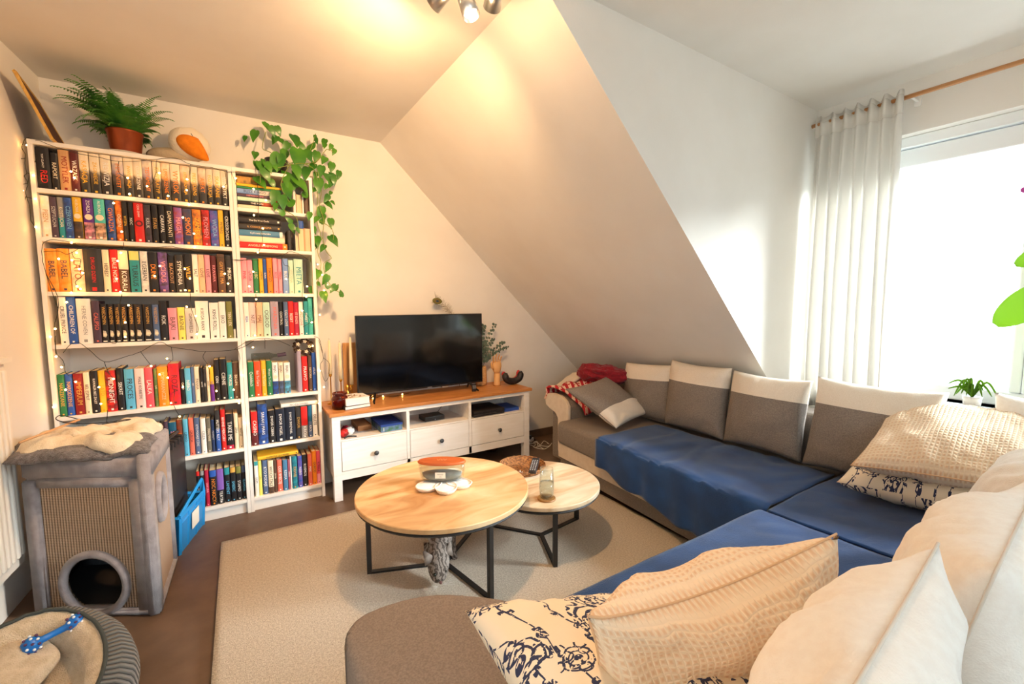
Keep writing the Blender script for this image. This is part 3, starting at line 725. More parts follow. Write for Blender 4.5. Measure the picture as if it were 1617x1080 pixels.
# trailing pothos
t = empty('pothos', (1.04, -.15, 2.02), label='trailing green pothos spilling down the end of narrow bookcase', cat='potted plant')
base = V(1.04, -.15, 2.02)
bm = BM(); lathe(bm, [(0, 0), (.05, 0), (.062, .1), (.064, .11), (.058, .11), (.055, .09), (0, .09)], n=32); obj('pot', bm, mat('dark pot', '#221c1a', .4), t, smooth=True)
bm = BM()
for s in PSTEM:
    pts = smoothpath([V(x/1000, -y/1000, z/1000) - base for x, z, y in s], 3); tube(bm, pts, .0022, n=5)
obj('vines', bm, mat('vine stem', '#7f8f3a', .6), t)
bm = BM(); Lf = random.Random(3)
def leaf(bm, c, size, nrm, tip, wr=.78):
    tip = (tip - nrm*tip.dot(nrm)).normalized(); sd = nrm.cross(tip)
    prof = [(-.85, .0), (-.95, .3), (-.8, .62), (-.4, .8), (.1, .7), (.55, .42), (1.15, 0)]
    mid = [bm.verts.new(c + tip*a*size + nrm*(-.12*size*(a*a))) for a, w in ((-.85, 0), (-.4, 0), (.1, 0), (.55, 0))]
    tipv = bm.verts.new(c + tip*1.15*size - nrm*.25*size)
    for s in (-1, 1):
        e = [bm.verts.new(c + tip*a*size + sd*s*w*wr*size + nrm*(.10*w*size - .1*size*a*a)) for a, w in prof[1:-1]]
        fs = [(mid[0], e[0], e[1]), (mid[0], e[1], e[2], mid[1]), (mid[1], e[2], e[3], mid[2]), (mid[2], e[3], e[4], mid[3]), (mid[3], e[4], tipv)]
        for q in fs: bm.faces.new(q if s > 0 else q[::-1])
for x, z, y, r in PLEAF:
    nrm = V(Lf.uniform(-.5, .3), -1, Lf.uniform(-.1, .7)).normalized(); tp = V(Lf.uniform(-.7, .7), 0, -1 if Lf.random() > .2 else .5)
    leaf(bm, V(x/1000, -y/1000, z/1000) - base + V(0, Lf.uniform(-.02, .03), 0), r/1000*1.25 + .006, nrm, tp)
    if Lf.random() < (.95 if z > 2000 else .35): leaf(bm, V(x/1000, -y/1000, z/1000) - base + V(Lf.uniform(-.05, .05), Lf.uniform(0, .05), Lf.uniform(-.04, .04)), Lf.uniform(.018, .034), nrm, tp)
pm = mat('pothos leaf', '#4E8A22', .35, hex2='#2c6a1a', scale=9, coat=.2)
obj('leaves', bm, pm, t, smooth=True)
# ------------------------------------------------------------------ television bench
BX0, BX1, BY = 1.25, 2.745, -.415
t = empty('tv_bench', (BX0, BY, 0), label='long white television bench with wooden top and three knobbed drawers', cat='tv bench')
bw = mat('white stained wood', '#EEEAE4', .5, hex2='#E8E3DB', scale=5, stretch=(1, 10, 10)); W = BX1 - BX0; D = .395
top = wood('bench top pine', '#A96A33', '#BC7C40', '#C98C50', 3, (1, 9, 9), .4)
bm = BM(); bx(bm, -.014, W+.02, -.012, D+.01, .548, .57, .003); obj('top_board', bm, top, t)
for x in (0, W-.05):
    for y in (0, D-.045):
        bm = BM(); bx(bm, x, x+.05, y, y+.045, 0, .548, .002); obj('leg', bm, bw, t)
bm = BM()
bx(bm, .05, W-.05, .002, .022, .520, .548); bx(bm, .05, W-.05, .002, .022, .132, .186)
bx(bm, .01, .03, .045, D-.045, .13, .548); bx(bm, W-.03, W-.01, .045, D-.045, .13, .548)
bx(bm, .05, W-.05, D-.03, D-.02, .13, .548); bx(bm, .03, W-.03, .004, D-.03, .384, .392); bx(bm, .03, W-.03, .022, D-.03, .13, .14)
for x in (1.728-BX0, 2.201-BX0): bx(bm, x, x+.021, .002, D-.03, .135, .52)
obj('body', bm, bw, t)
for x0, x1 in ((1.301, 1.727), (1.750, 2.200), (2.223, 2.694)):
    bm = BM(); bx(bm, x0-BX0+.002, x1-BX0-.002, 0.0, .018, .190, .381, .001); d = obj('drawer', bm, bw, t)
    bm = BM(); lathe(bm, [(0, 0), (.006, 0), (.006, .012), (.014, .016), (.016, .022), (.012, .028), (0, .03)], n=20)
    bmesh.ops.rotate(bm, cent=(0, 0, 0), matrix=Matrix.Rotation(PI/2, 3, 'X'), verts=bm.verts); k = obj('knob', bm, mat('dark knob', '#4A4E52', .35, metal=.4), d, loc=((x0+x1)/2-BX0, 0, .277), smooth=True)
# television
t = empty('television', (1.945, -.2, .57), label='large flat black television switched off on the wooden bench', cat='television')
bm = BM(); bx(bm, -.485, .485, -.012, .012, .052, .6, .004); bx(bm, -.3, .3, .012, .05, .07, .4, .01); obj('housing', bm, mat('black plastic', '#131315', .35), t)
bm = BM(); bx(bm, -.478, .478, -.0135, -.0118, .066, .593); obj('screen', bm, mat('tv screen', '#08090c', .09, spec=.8), t)
bm = BM(); bx(bm, .018, .052, -.0145, -.0125, .054, .060); obj('maker_plate', bm, mat('silver', '#c9c9c9', .3, metal=1), t)
bm = BM(); bx(bm, .14, .19, -.006, .03, .040, .053); obj('infrared_window', bm, mat('grey plastic', '#8c8780', .4), t)
for s in (-1, 1):
    bm = BM(); x = s*.365; tube(bm, [(x, -.0, .06), (x + s*.03, -.075, .012), (x + s*.034, -.10, .006)], [.009, .008, .006], n=6); tube(bm, [(x, 0, .06), (x + s*.03, .08, .008)], .007, n=6); obj('foot', bm, MC['black plastic'], t)
def simple(name, bm, m, label, cat, loc=(0, 0, 0), rz=0, smooth=False, group=None):
    o = obj(name, bm, m, smooth=smooth); o.location = loc; o.rotation_euler = (0, 0, rz); return tag(o, label, cat, group)
# remote by the tv foot
t = empty('remote_control', (2.31, -.29, .57), -.15, 'small black remote standing in a holder before the television foot', 'remote control')
bm = BM(); bx(bm, -.016, .016, -.01, .008, .0, .055, .003); obj('body', bm, MC['black plastic'], t)
bm = BM()
for r in range(3):
    for c in range(3): box(bm, (-.009+c*.009, -.0108, .028+r*.009), (.005, .002, .004))
obj('buttons', bm, mat('grey button', '#a9a9a9', .5), t)
# amber jar
t = empty('amber_jar', (1.325, -.30, .57), label='brown amber glass jar at the bookcase end of the bench', cat='jar')
bm = BM(); lathe(bm, [(0, 0), (.042, 0), (.05, .006), (.051, .07), (.044, .084), (.04, .09), (.046, .095), (.046, .105), (.041, .108), (.037, .10), (.037, .09), (.046, .07), (.045, .01), (0, .008)], n=36); obj('glass_body', bm, glass('amber glass', '#C8742E', thin=True), t, smooth=True)
bm = BM(); lathe(bm, [(0, .012), (.041, .012), (.043, .05), (0, .05)], n=28); obj('wax', bm, mat('amber wax', '#b8703a', .5), t, smooth=True)
# stacked white books on the bench
for i, (dx, dy, z, w, h, d, c, r, lb) in enumerate(((1.42, -.315, .57, .024, .17, .17, 'white', .06, 'white book with black edge lying lowest on the bench'),
        (1.43, -.305, .595, .045, .155, .16, 'cream', .0, 'thick white slipcase lying on the white book on the bench'),)):
    b = empty('book', (dx-.08, dy-.06, z), .10+r, lb, 'book', 'books lying on the bench')
    bm = BM(); bx(bm, 0, h, 0, d, 0, .003); bx(bm, 0, h, 0, d, w-.003, w); bx(bm, 0, .003, 0, d, .003, w-.003); obj('cover', bm, bmat('white' if i else 'charcoal'), b)
    bm = BM(); bx(bm, .004, h-.003, .002, d-.004, .0032, w-.0032); obj('pages', bm, mat('white pages', '#efe9dc', .9), b)
    if i:
        bm = BM()
        for k in range(16): box(bm, (random.uniform(.03, h-.03), random.uniform(.03, d-.03), w+.0005), (random.uniform(.01, .04), random.uniform(.004, .012), .001), rot=(0, 0, random.random()*3))
        obj('cover_print', bm, mat('brown print', '#9a7350', .7), b)
# candlesticks
brass = mat('brass', '#C8923C', .28, metal=1)
for x, y, zb, hs, hc, lb in ((1.305, -.12, .57, .215, .225, 'tall cream taper candle nearest the bookcase in a brass holder'), (1.370, -.125, .57, .175, .245, 'cream taper candle in the middle of three brass holders'),
                         (1.440, -.13, .57, .13, .325, 'longest cream taper candle next to the television edge')):
    t = empty('candlestick', (x, y, zb), label=lb, cat='candlestick', group='taper candles on the bench')
    bm = BM(); lathe(bm, [(0, 0), (.026, 0), (.028, .004), (.01, .01), (.004, .02), (.004, hs-.03), (.009, hs-.025), (.012, hs), (.008, hs), (0, hs-.01)], n=20); obj('holder', bm, brass, t, smooth=True)
    bm = BM(); lathe(bm, [(0, hs-.008), (.013, hs-.008), (.012, hs+hc*.4), (.007, hs+hc*.95), (0, hs+hc)], n=16); obj('candle', bm, mat('candle wax', '#F2DEB4', .5), t, smooth=True)
    bm = BM(); cyl(bm, (0, 0, hs+hc-.002), (0, 0, hs+hc+.008), .0008, 5); obj('wick', bm, bmat('black'), t)
t = empty('figurine', (1.40, -.17, .57), label='small golden figurine between the taper candles on the bench', cat='figurine')
bm = BM(); lathe(bm, [(0, 0), (.022, 0), (.022, .012), (.012, .016), (.014, .04), (.018, .06), (.012, .085), (.006, .095), (.011, .105), (.012, .118), (.006, .13), (0, .132)], n=16, sy=.7)
tube(bm, [(-.014, 0, .08), (-.03, -.004, .06), (-.02, -.01, .045)], .005, n=6); tube(bm, [(.014, 0, .08), (.028, -.004, .10), (.018, -.006, .125)], .005, n=6); obj('figure', bm, brass, t, smooth=True)
bm = BM(); bx(bm, 1.408, 1.64, -.04, -.022, .572, .975, .004); simple('wooden_board', bm, wood('board wood', '#B77F45', '#C68E52', '#D19C60', 4, (8, 8, 1)), 'plain wooden board leaning on the wall behind candles and television', 'board')
t = empty('cable_lights', (0, 0, 0), label='short string of fairy lights lying on the bench behind the television', cat='string lights')
bm = BM(); tube(bm, smoothpath([(1.5, -.1, .575), (1.56, -.14, .574), (1.66, -.09, .574), (1.75, -.13, .574), (1.88, -.08, .574)], 5), .0015, n=5); obj('wire', bm, MC['fairy wire'], t)
for p in ((1.58, -.145, .578), (1.66, -.11, .578), (1.80, -.12, .578)):
    b = bulb0.copy(); COL.objects.link(b); b.parent = t; b.location = p
# peacock feather
t = empty('peacock_feather', (2.30, -.06, .57), label='peacock feather rising behind the television', cat='feather')
base = V(2.30, -.06, .57)
pts = smoothpath([base, V(2.28, -.06, .9), V(2.25, -.062, 1.13), V(2.19, -.07, 1.22), V(2.11, -.075, 1.272)], 8)
bm = BM(); tube(bm, [p-base for p in pts], [.002 - .0012*i/len(pts) for i in range(len(pts))], n=5); obj('shaft', bm, mat('feather shaft', '#7a6346', .6), t)
bm = BM()
for i, p in enumerate(pts[14:]):
    k = i/len(pts[14:])
    d = (pts[min(14+i+1, len(pts)-1)] - pts[14+i-1]).normalized(); sd = d.cross(V(0, 1, 0)).normalized()
    for s in (-1, 1):
        for q in range(2 if k < .8 else 6):
            ln = (.035 + random.random()*.02) * (1 if k > .25 else .6); e = p + sd*s*ln*random.uniform(.6, 1) + d*ln*random.uniform(.2, 1.0) + V(0, random.uniform(-.006, .006), 0)
            tube(bm, [p-base, (p+e)/2 + d*.006 - base, e-base], [.0011, .0009, .0005], n=3)
obj('barbs', bm, mat('feather barbs', '#5d5134', .7, hex2='#7b6a3d', scale=50), t)
for nm, rr, c, dy in (('eye_outer', .030, '#6f6a2e', 0), ('eye_ring', .018, '#7c5a2c', -.001), ('eye_centre', .010, '#1c4a55', -.002), ('eye_core', .005, '#151a33', -.003)):
    bm = BM(); lathe(bm, [(0, 0), (rr, 0), (rr*.9, .001), (0, .0015)], n=24, sx=1.35, sy=.8); bmesh.ops.rotate(bm, cent=(0, 0, 0), matrix=Matrix.Rotation(PI/2, 3, 'X') @ Matrix.Rotation(-.15, 3, 'Z'), verts=bm.verts)
    obj(nm, bm, mat(nm, c, .45, metal=.2), t, loc=V(2.11, -.078+dy, 1.268)-base)
# eucalyptus in a basket vase, wooden hand, claw pad holder
t = empty('eucalyptus_vase', (2.485, -.09, .57), label='woven vase of grey green eucalyptus beside the television', cat='vase')
bm = BM(); lathe(bm, [(0, 0), (.038, 0), (.046, .02), (.044, .13), (.038, .16), (.034, .16), (.04, .12), (.04, .01), (0, .006)], n=36); obj('vase', bm, mat('woven cane', '#D9AE78', .7, hex2='#b98b56', scale=60, stretch=(1, 1, 3)), t, smooth=True)
bm = BM(); bl = BM(); R2 = random.Random(5)
for (tx, ty, tz) in ((.0, -.0, .50), (.035, .01, .49), (.12, -.02, .50), (.10, -.03, .38), (.2, -.02, .35), (.17, -.04, .30), (.24, -.02, .31), (.02, -.03, .36)):
    pts = smoothpath([(0, 0, .12), (tx*.25, ty*.5, .12 + (tz-.12)*.55), (tx, ty, tz)], 6); tube(bm, pts, .0014, n=4)
    for i in range(5, len(pts)):
        for s in (-1, 1):
            c = pts[i] + V(s*.012, R2.uniform(-.008, .004), R2.uniform(-.004, .006)); r = R2.uniform(.009, .014)
            n = V(R2.uniform(-.6, .6), -1, R2.uniform(-.3, .6)).normalized(); u = n.orthogonal().normalized(); w = n.cross(u)
            bl.faces.new([bl.verts.new(c + (u*math.cos(q*PI/4) + w*math.sin(q*PI/4))*r) for q in range(8)])
obj('stems', bm, mat('eucalyptus stem', '#5a5a42', .7), t); obj('leaves', bl, mat('eucalyptus leaf', '#5C6F5E', .6, hex2='#43574b', scale=40), t)
t = empty('wooden_hand', (2.592, -.165, .57), label='jointed wooden artist hand standing upright on the bench', cat='wooden hand')
hw_ = mat('pale beech', '#E0AE74', .5, hex2='#D6A265', scale=8, stretch=(3, 3, 1))
bm = BM(); lathe(bm, [(0, 0), (.030, 0), (.030, .012), (.027, .02), (.025, .10), (0, .10)], n=28); obj('wrist_post', bm, hw_, t, smooth=True)
bm = BM(); lathe(bm, [(0, .10), (.026, .102), (.036, .125), (.042, .155), (.040, .185), (.030, .195), (0, .197)], n=28, sy=.5); obj('palm', bm, hw_, t, smooth=True)
for fx, ln, an in ((-.03, .07, -.25), (-.011, .085, -.12), (.009, .08, .0), (.027, .062, .12)):
    bm = BM(); p = V(fx, 0, .188); a = an; d = V(math.sin(an), -.15, 1).normalized(); q = [p]
    for s in range(3): q.append(q[-1] + d*ln/3); d = (d + V(0, -.28, -.02)).normalized()
    for s in range(3): tube(bm, [q[s], q[s] + (q[s+1]-q[s])*.12, q[s] + (q[s+1]-q[s])*.9, q[s+1]], [.004, .0075-.0008*s, .0070-.0008*s, .004], n=10)
    obj('finger', bm, hw_, t, smooth=True)
bm = BM(); tube(bm, [(-.03, 0, .13), (-.052, -.005, .155), (-.06, -.012, .185), (-.058, -.02, .205)], [.008, .009, .008, .004], n=10); obj('thumb', bm, hw_, t, smooth=True)
t = empty('game_controller', (2.72, -.2, .57), label='black and red game controller standing at the bench end', cat='game controller')
bm = BM(); pts = [V(.074*math.cos(a), 0, .072 - .044*math.sin(a)) for a in [PI*k/14 for k in range(15)]]
pts = [V(-.074, 0, .105), V(-.076, 0, .085)] + [V(p.x*-1, p.y, p.z) for p in pts] + [V(.076, 0, .085), V(.074, 0, .105)]
tube(bm, pts, [.014, .026] + [.028]*15 + [.026, .014], n=12)
for v in bm.verts: v.co += V(0, -.012, 0); v.co += v.co.normalized()*nz(v.co, 90)*.004
obj('shell', bm, mat('black rubber', '#1b191b', .5, hex2='#2c2829', scale=60), t, smooth=True)
bm = BM(); tube(bm, [V(p.x*.97, .018, p.z+.006) for p in pts], [.01, .018] + [.016]*15 + [.018, .01], n=10); obj('back_shell', bm, mat('red plastic', '#C4202B', .35), t, smooth=True)
bm = BM()
for k in range(9): a = random.random()*PI; lathe(bm, [(0, .003), (.005, .002), (.005, 0)], c=(0, 0, 0), n=8); bmesh.ops.translate(bm, vec=(0, 0, 0), verts=[])
for v in bm.verts: pass
bmesh.ops.delete(bm, geom=bm.verts[:], context='VERTS')
for k, (dx, dz) in enumerate(((-.05, .04), (-.036, .03), (.03, .03), (.05, .045), (.0, .018), (.045, .03))): cyl(bm, (dx, -.032, dz), (dx, -.038, dz), .006, 10)
obj('buttons', bm, mat('dark button', '#3a3638', .3), t)
# things in the open compartments
t = empty('board_game_box', (1.56, -.39, .392), .0, 'blue board game box with colourful side in the first bench compartment', 'board game')
bm = BM(); bx(bm, 0, .145, 0, .24, 0, .045); obj('box', bm, mat('box card', '#6b7fae', .5, hex2='#3d6a52', scale=30), t)
bm = BM(); bx(bm, -.002, .147, -.002, .242, .038, .052); obj('lid', bm, mat('box lid blue', '#1f3f8c', .5), t)
text('letter', 'I', .035, bmat('white'), t, (.018, -.0008, .018), (1, 0, 0), (0, 0, 1))
bm = BM(); prism(bm, [(0, 0), (.09, 0), (.09, .2), (0, .2)], lambda a, b, q: (a, b, q), 0, .035); simple('box', bm, mat('kraft box', '#A8713f', .7, hex2='#8c5a30', scale=20), 'brown cardboard box behind clutter in the first bench compartment', 'box', (1.44, -.27, .392))
for i, (x, y, c, lb) in enumerate(((1.33, -.35, 'red', 'red wrapped sweet bag at the post of first bench compartment'), (1.37, -.33, 'white', 'crumpled white and red packet in the first bench compartment'), (1.36, -.28, 'crimson', 'dark red packet at the back of first bench compartment'))):
    bm = BM(); bmesh.ops.create_icosphere(bm, subdivisions=3, radius=1)
    for v in bm.verts: v.co = V(v.co.x*.03, v.co.y*.03, v.co.z*.028 + .028) + v.co.normalized()*nz(v.co*2, 3, i)*.012; v.co.z = max(0, v.co.z)
    simple('packet', bm, bmix(c, 'white' if i == 1 else 'maroon'), lb, 'packet', (x, y, .392), smooth=True, group='packets in the bench')
bm = BM(); tube(bm, smoothpath([(0, 0, .006), (.02, .004, .012), (.05, -.003, .012), (.075, .006, .005)], 4), .005, n=8); simple('pen', bm, bmat('black'), 'black pen lying at the front of the first bench compartment', 'pen', (1.325, -.395, .392))
t = empty('set_top_box', (1.90, -.31, .392), .03, 'small black set top box in the middle bench compartment', 'set top box')
bm = BM(); bx(bm, 0, .155, 0, .12, .003, .036, .004); obj('housing', bm, MC['black plastic'], t)
bm = BM(); box(bm, (.08, -.001, .012), (.006, .002, .003)); obj('power_light', bm, mat('led white', '#e8e8ff', .4), t)
bm = BM(); tube(bm, smoothpath([(.14, .1, .03), (.17, .12, .05), (.19, .13, .07), (.16, .15, .09)], 4), .002, n=5); obj('cable', bm, MC['black plastic'], t)
t = empty('game_console', (2.25, -.40, .392), .0, 'flat dark games console in the last bench compartment', 'game console')
bm = BM(); bx(bm, 0, .27, 0, .24, .004, .022, .004); bx(bm, .0, .27, .0, .24, .026, .046, .004); bx(bm, .004, .266, .004, .236, .02, .03); obj('housing', bm, MC['black rubber'], t)
bm = BM(); bx(bm, 0, .13, 0, .19, 0, .026, .001); simple('game_case', bm, mat('blue case', '#22489f', .4), 'flat blue game case beside the dark console in the bench', 'game case', (2.545, -.37, .392))
# under and beside the bench
t = empty('metal_bowl', (2.56, -.10, 0), label='shiny copper bowl on the floor under the bench', cat='bowl')
bm = BM(); lathe(bm, [(0, .003), (.05, .003), (.075, .03), (.085, .065), (.083, .065), (.072, .032), (.048, .006), (0, .006)], n=36); obj('bowl', bm, mat('copper metal', '#C98A55', .2, metal=1), t, smooth=True)
t = empty('power_strip', (2.93, -.12, 0), .6, 'white power strip with tangled cables on the floor by sofa arm', 'power strip')
bm = BM(); bx(bm, -.1, .1, -.025, .025, 0, .03, .004); obj('strip', bm, white_gloss, t)
bm = BM(); bx(bm, -.08, -.03, -.02, .02, .031, .07, .004); bx(bm, .02, .06, -.02, .02, .031, .062, .004); obj('plug', bm, MC['black plastic'], t)
bm = BM()
for k in range(4):
    pts = [(.05*k-.1 + random.uniform(-.06, .06), -.03 - .035*j + random.uniform(-.03, .03), .004 + .012*(j % 2)) for j in range(6)]; tube(bm, smoothpath(pts, 5), .003, n=6)
obj('cable', bm, mat('white cable', '#d9d2c4', .5), t)
bm = BM()
pts = [(-.02, .02, .06), (.03, .06, .10), (.1, .05, .05), (.12, -.02, .01), (.05, -.06, .006), (-.05, -.02, .03)]; tube(bm, smoothpath(pts, 5), .003, n=6); obj('black_cable', bm, MC['black plastic'], t)

# ------------------------------------------------------------------ rug and tables
rugm = mat('wool rug', '#DDD1BF', .95, hex2='#C3B5A2', scale=130, bump=.9, bscale=260, detail=5)
bm = BM(); grid(bm, 90, 60, lambda u, v: V(2.06*u, -2.7*v, .012 + .0015*nz((u*60, v*60, 0))))
o = obj('rug', bm, rugm, smooth=True); o.location = (.655, -.625, 0); o.rotation_euler = (0, 0, -.012); solid(o, .011, -1)
tag(o, 'large beige wool rug under the round coffee tables', 'rug')
black_metal = mat('black powder coat', '#1c1a19', .5)
def table(name, c, R, h, angs, rleg, wm, label):
    t = empty(name, (c[0], c[1], .012), label=label, cat='coffee table', group=None); h -= .012
    bm = BM(); lathe(bm, [(0, h-.022), (R-.003, h-.022), (R, h-.019), (R, h-.003), (R-.003, h), (0, h)], n=96); obj('tabletop', bm, wm, t)
    bm = BM(); n = 72
    pts = [(math.cos(2*PI*k/n)*(R-.012), math.sin(2*PI*k/n)*(R-.012), h-.031) for k in range(n)]; tube(bm, pts, .0085, n=4, closed=True); obj('ring', bm, black_metal, t)
    for a in angs:
        d = V(math.cos(a), math.sin(a), 0); bm = BM()
        box(bm, d*rleg + V(0, 0, (h-.03)/2), (.02, .02, h-.03), rot=(0, 0, a)); obj('leg', bm, black_metal, t)
        bm = BM(); box(bm, d*(rleg-.01)/2 + V(0, 0, .0105), (rleg-.01, .02, .02), rot=(0, 0, a)); obj('foot_bar', bm, black_metal, t)
    return t
w1 = wood('mango wood', '#B57A42', '#DDB27E', '#EDD0A4', 2.6, (1.1, 3.2, 1), .42, planks=7)
w2 = wood('pale mango wood', '#B98B60', '#DCC3A0', '#EEDFC6', 2.8, (1.0, 5, 1), .42, planks=6)
ta = math.atan2(-1.308+1.428, 1.233-1.549)
T1 = table('coffee_table', (1.553, -1.430), .393, .402, [ta, ta+2*PI/3, ta-2*PI/3], .342, w1, 'large round coffee table with orange brown wooden top on black frame')
T2 = table('coffee_table', (2.085, -1.475), .30, .32, [math.radians(247), math.radians(7), math.radians(127)], .275, w2, 'smaller paler round coffee table tucked beside the large one')
T2.rotation_euler.z = 0
# candle dish
z1 = .402
t = empty('petal_dish', (1.565, -1.40, z1), .6, 'white petal shaped salt dish on the large coffee table', 'dish')
cer = mat('cream ceramic', '#EADCC8', .35); salt = mat('white salt', '#F6F4F0', .8, bump=.6, bscale=300)
for k, a in enumerate((-2.45, -1.55, .1, 2.75)):
    c = V(math.cos(a), math.sin(a), 0)*.083; bm = BM()
    lathe(bm, [(0, 0), (.05, 0), (.064, .02), (.06, .022), (.05, .008), (0, .006)], n=28, sx=1, sy=.82); bmesh.ops.rotate(bm, cent=(0, 0, 0), matrix=Matrix.Rotation(a, 3, 'Z'), verts=bm.verts); bmesh.ops.translate(bm, vec=c, verts=bm.verts)
    o = obj('petal_bowl', bm, cer, t, smooth=True)
    bm = BM(); lathe(bm, [(.058, .016), (.03, .019), (0, .020)], n=28, sy=.82); bmesh.ops.rotate(bm, cent=(0, 0, 0), matrix=Matrix.Rotation(a, 3, 'Z'), verts=bm.verts); bmesh.ops.translate(bm, vec=c, verts=bm.verts); obj('salt', bm, salt, o)
t = empty('jar_candle', (1.558, -1.40, z1+.022), -.57, 'boat shaped glass candle with orange wooden lid on the petal dish', 'candle')
bm = BM(); sy = .42
lathe(bm, [(0, .0), (.08, .0), (.100, .012), (.108, .05), (.108, .082), (.104, .082), (.103, .05), (.095, .016), (.076, .006), (0, .006)], n=48, sy=sy); obj('glass_body', bm, glass('clear glass', '#F6FAFA', thin=True), t, smooth=True)
bm = BM(); lathe(bm, [(0, .0075), (.075, .0075), (.090, .018), (.094, .034), (0, .034)], n=40, sy=sy*.93); obj('wax', bm, mat('grey wax', '#7a7064', .5, hex2='#8f8578', scale=20), t, smooth=True)
bm = BM(); lathe(bm, [(0, .083), (.112, .083), (.114, .088), (.108, .094), (0, .096)], n=48, sy=sy+.02); obj('lid', bm, wood('cherry lid', '#A5491C', '#B95A26', '#C66A30', 5, (1, 6, 6)), t)
for v in t.children[-1].data.vertices:
    s = abs(v.co.x)/.114; v.co.y *= (1-.55*s**2.5)*1.15
text('lid_emblem', 'VW', .03, mat('engraved wood', '#D99562', .5), t, (0, -.002, .0962), (1, 0, 0), (0, 1, 0), ext=.0003)
bm = BM(); bx(bm, -.024, .024, -.0485, -.0475, .024, .052); obj('label', bm, mat('paper label', '#E9E2D2', .7), t)
text('label_print', 'WOOD', .008, bmat('charcoal'), t, (0, -.0486, .042), (1, 0, 0), (0, 0, 1), ext=.0001)
text('label_print', 'wick', .006, bmat('charcoal'), t, (0, -.0486, .032), (1, 0, 0), (0, 0, 1), ext=.0001)
# tumbler on coaster
z2 = .32
t = empty('coaster', (1.982, -1.655, z2), label='small round brown wooden coaster under the water glass', cat='coaster')
bm = BM(); lathe(bm, [(0, 0), (.043, 0), (.044, .004), (.042, .008), (0, .008)], n=40); obj('disc', bm, wood('coaster wood', '#7d5425', '#926634', '#a67a45', 8, (1, 5, 5)), t)
t = empty('drinking_glass', (1.982, -1.655, z2+.008), label='clear glass of water on the brown coaster', cat='glass')
bm = BM(); lathe(bm, [(0, 0), (.026, 0), (.034, .012), (.036, .05), (.031, .145), (.0295, .145), (.034, .05), (.031, .016), (.024, .008), (0, .007)], n=48); obj('glass_body', bm, MC['clear glass'], t, smooth=True)
bm = BM(); lathe(bm, [(0, .0073), (.0235, .0083), (.0308, .0165), (.0336, .05), (.0325, .075), (0, .075)], n=48); obj('water', bm, glass('water', '#FAFCFC', thin=True, ior=1.33), t, smooth=True)
# woven tray with remote and crystals
t = empty('woven_tray', (2.09, -1.285, z2), label='round woven rattan tray on the smaller coffee table', cat='tray')
rat = mat('rattan', '#B07843', .7, hex2='#6d4526', scale=90, bump=.8, bscale=150)
bm = BM(); lathe(bm, [(0, .004), (.105, .004), (.125, .03), (.132, .03), (.112, 0), (0, 0)], n=48); obj('weave', bm, rat, t, smooth=True)
bm = BM(); n = 60; tube(bm, [(math.cos(2*PI*k/n)*.130, math.sin(2*PI*k/n)*.130, .031 + .002*math.sin(k*2.5)) for k in range(n)], .0045, n=6, closed=True); obj('rim', bm, rat, t, smooth=True)
t = empty('remote_control', (2.12, -1.36, z2+.034), -.75 + PI/2, 'long black remote control resting across the woven tray', 'remote control')
bm = BM(); bx(bm, -.085, .085, -.021, .021, 0, .016, .005); o = obj('body', bm, MC['black rubber'], t)
bm = BM()
for i in range(7):
    for j in range(3): box(bm, (-.065+i*.018, -.012+j*.012, .0168), (.008, .006, .002))
obj('buttons', bm, mat('grey button', '#a9a9a9', .5), t)
t.rotation_euler = (0, -.1, t.rotation_euler[2])
for i, (x, y, s, c, lb) in enumerate(((2.03, -1.36, .017, '#f2f0ee', 'clear white crystal cluster in the woven tray'), (2.055, -1.385, .010, '#e0dcd8', 'tiny pale crystal beside the larger one in the tray'), (2.02, -1.30, .012, '#7d8a80', 'grey green crystal in the woven tray'))):
    bm = BM()
    for k in range(5): a = k*1.256; cyl(bm, (0, 0, 0), (math.cos(a)*s*.7, math.sin(a)*s*.7, s*(1.2 + .3*(k % 2))), s*.32, 6, r1=s*.08)
    simple('crystal', bm, mat('crystal %d' % i, c, .15), lb, 'crystal', (x, y, z2+.005), group='crystals in the tray')

# ------------------------------------------------------------------ cat under the large table
t = empty('cat', (1.50, -1.42, .012), label='grey tabby cat lowering its head under the large coffee table', cat='cat')
furm, nt, b = newmat('tabby fur'); N = nt.nodes; L = nt.links
tc = N.new('ShaderNodeTexCoord'); wv = N.new('ShaderNodeTexWave'); wv.inputs['Scale'].default_value = 17; wv.inputs['Distortion'].default_value = 9; wv.inputs['Detail'].default_value = 3; wv.inputs['Detail Scale'].default_value = 2.5
L.new(tc.outputs['Object'], wv.inputs['Vector']); r = N.new('ShaderNodeValToRGB'); r.color_ramp.elements[0].position = .3; r.color_ramp.elements[0].color = lin('#5b5149'); r.color_ramp.elements[1].position = .6; r.color_ramp.elements[1].color = lin('#9d9289')
n1 = N.new('ShaderNodeTexNoise'); n1.inputs['Scale'].default_value = 300; bp = N.new('ShaderNodeBump'); bp.inputs['Strength'].default_value = .6; bp.inputs['Distance'].default_value = .005
L.new(n1.outputs['Fac'], bp.inputs['Height']); L.new(bp.outputs['Normal'], b.inputs['Normal']); L.new(wv.outputs['Fac'], r.inputs['Fac']); L.new(r.outputs['Color'], b.inputs['Base Color']); b.inputs['Roughness'].default_value = .85
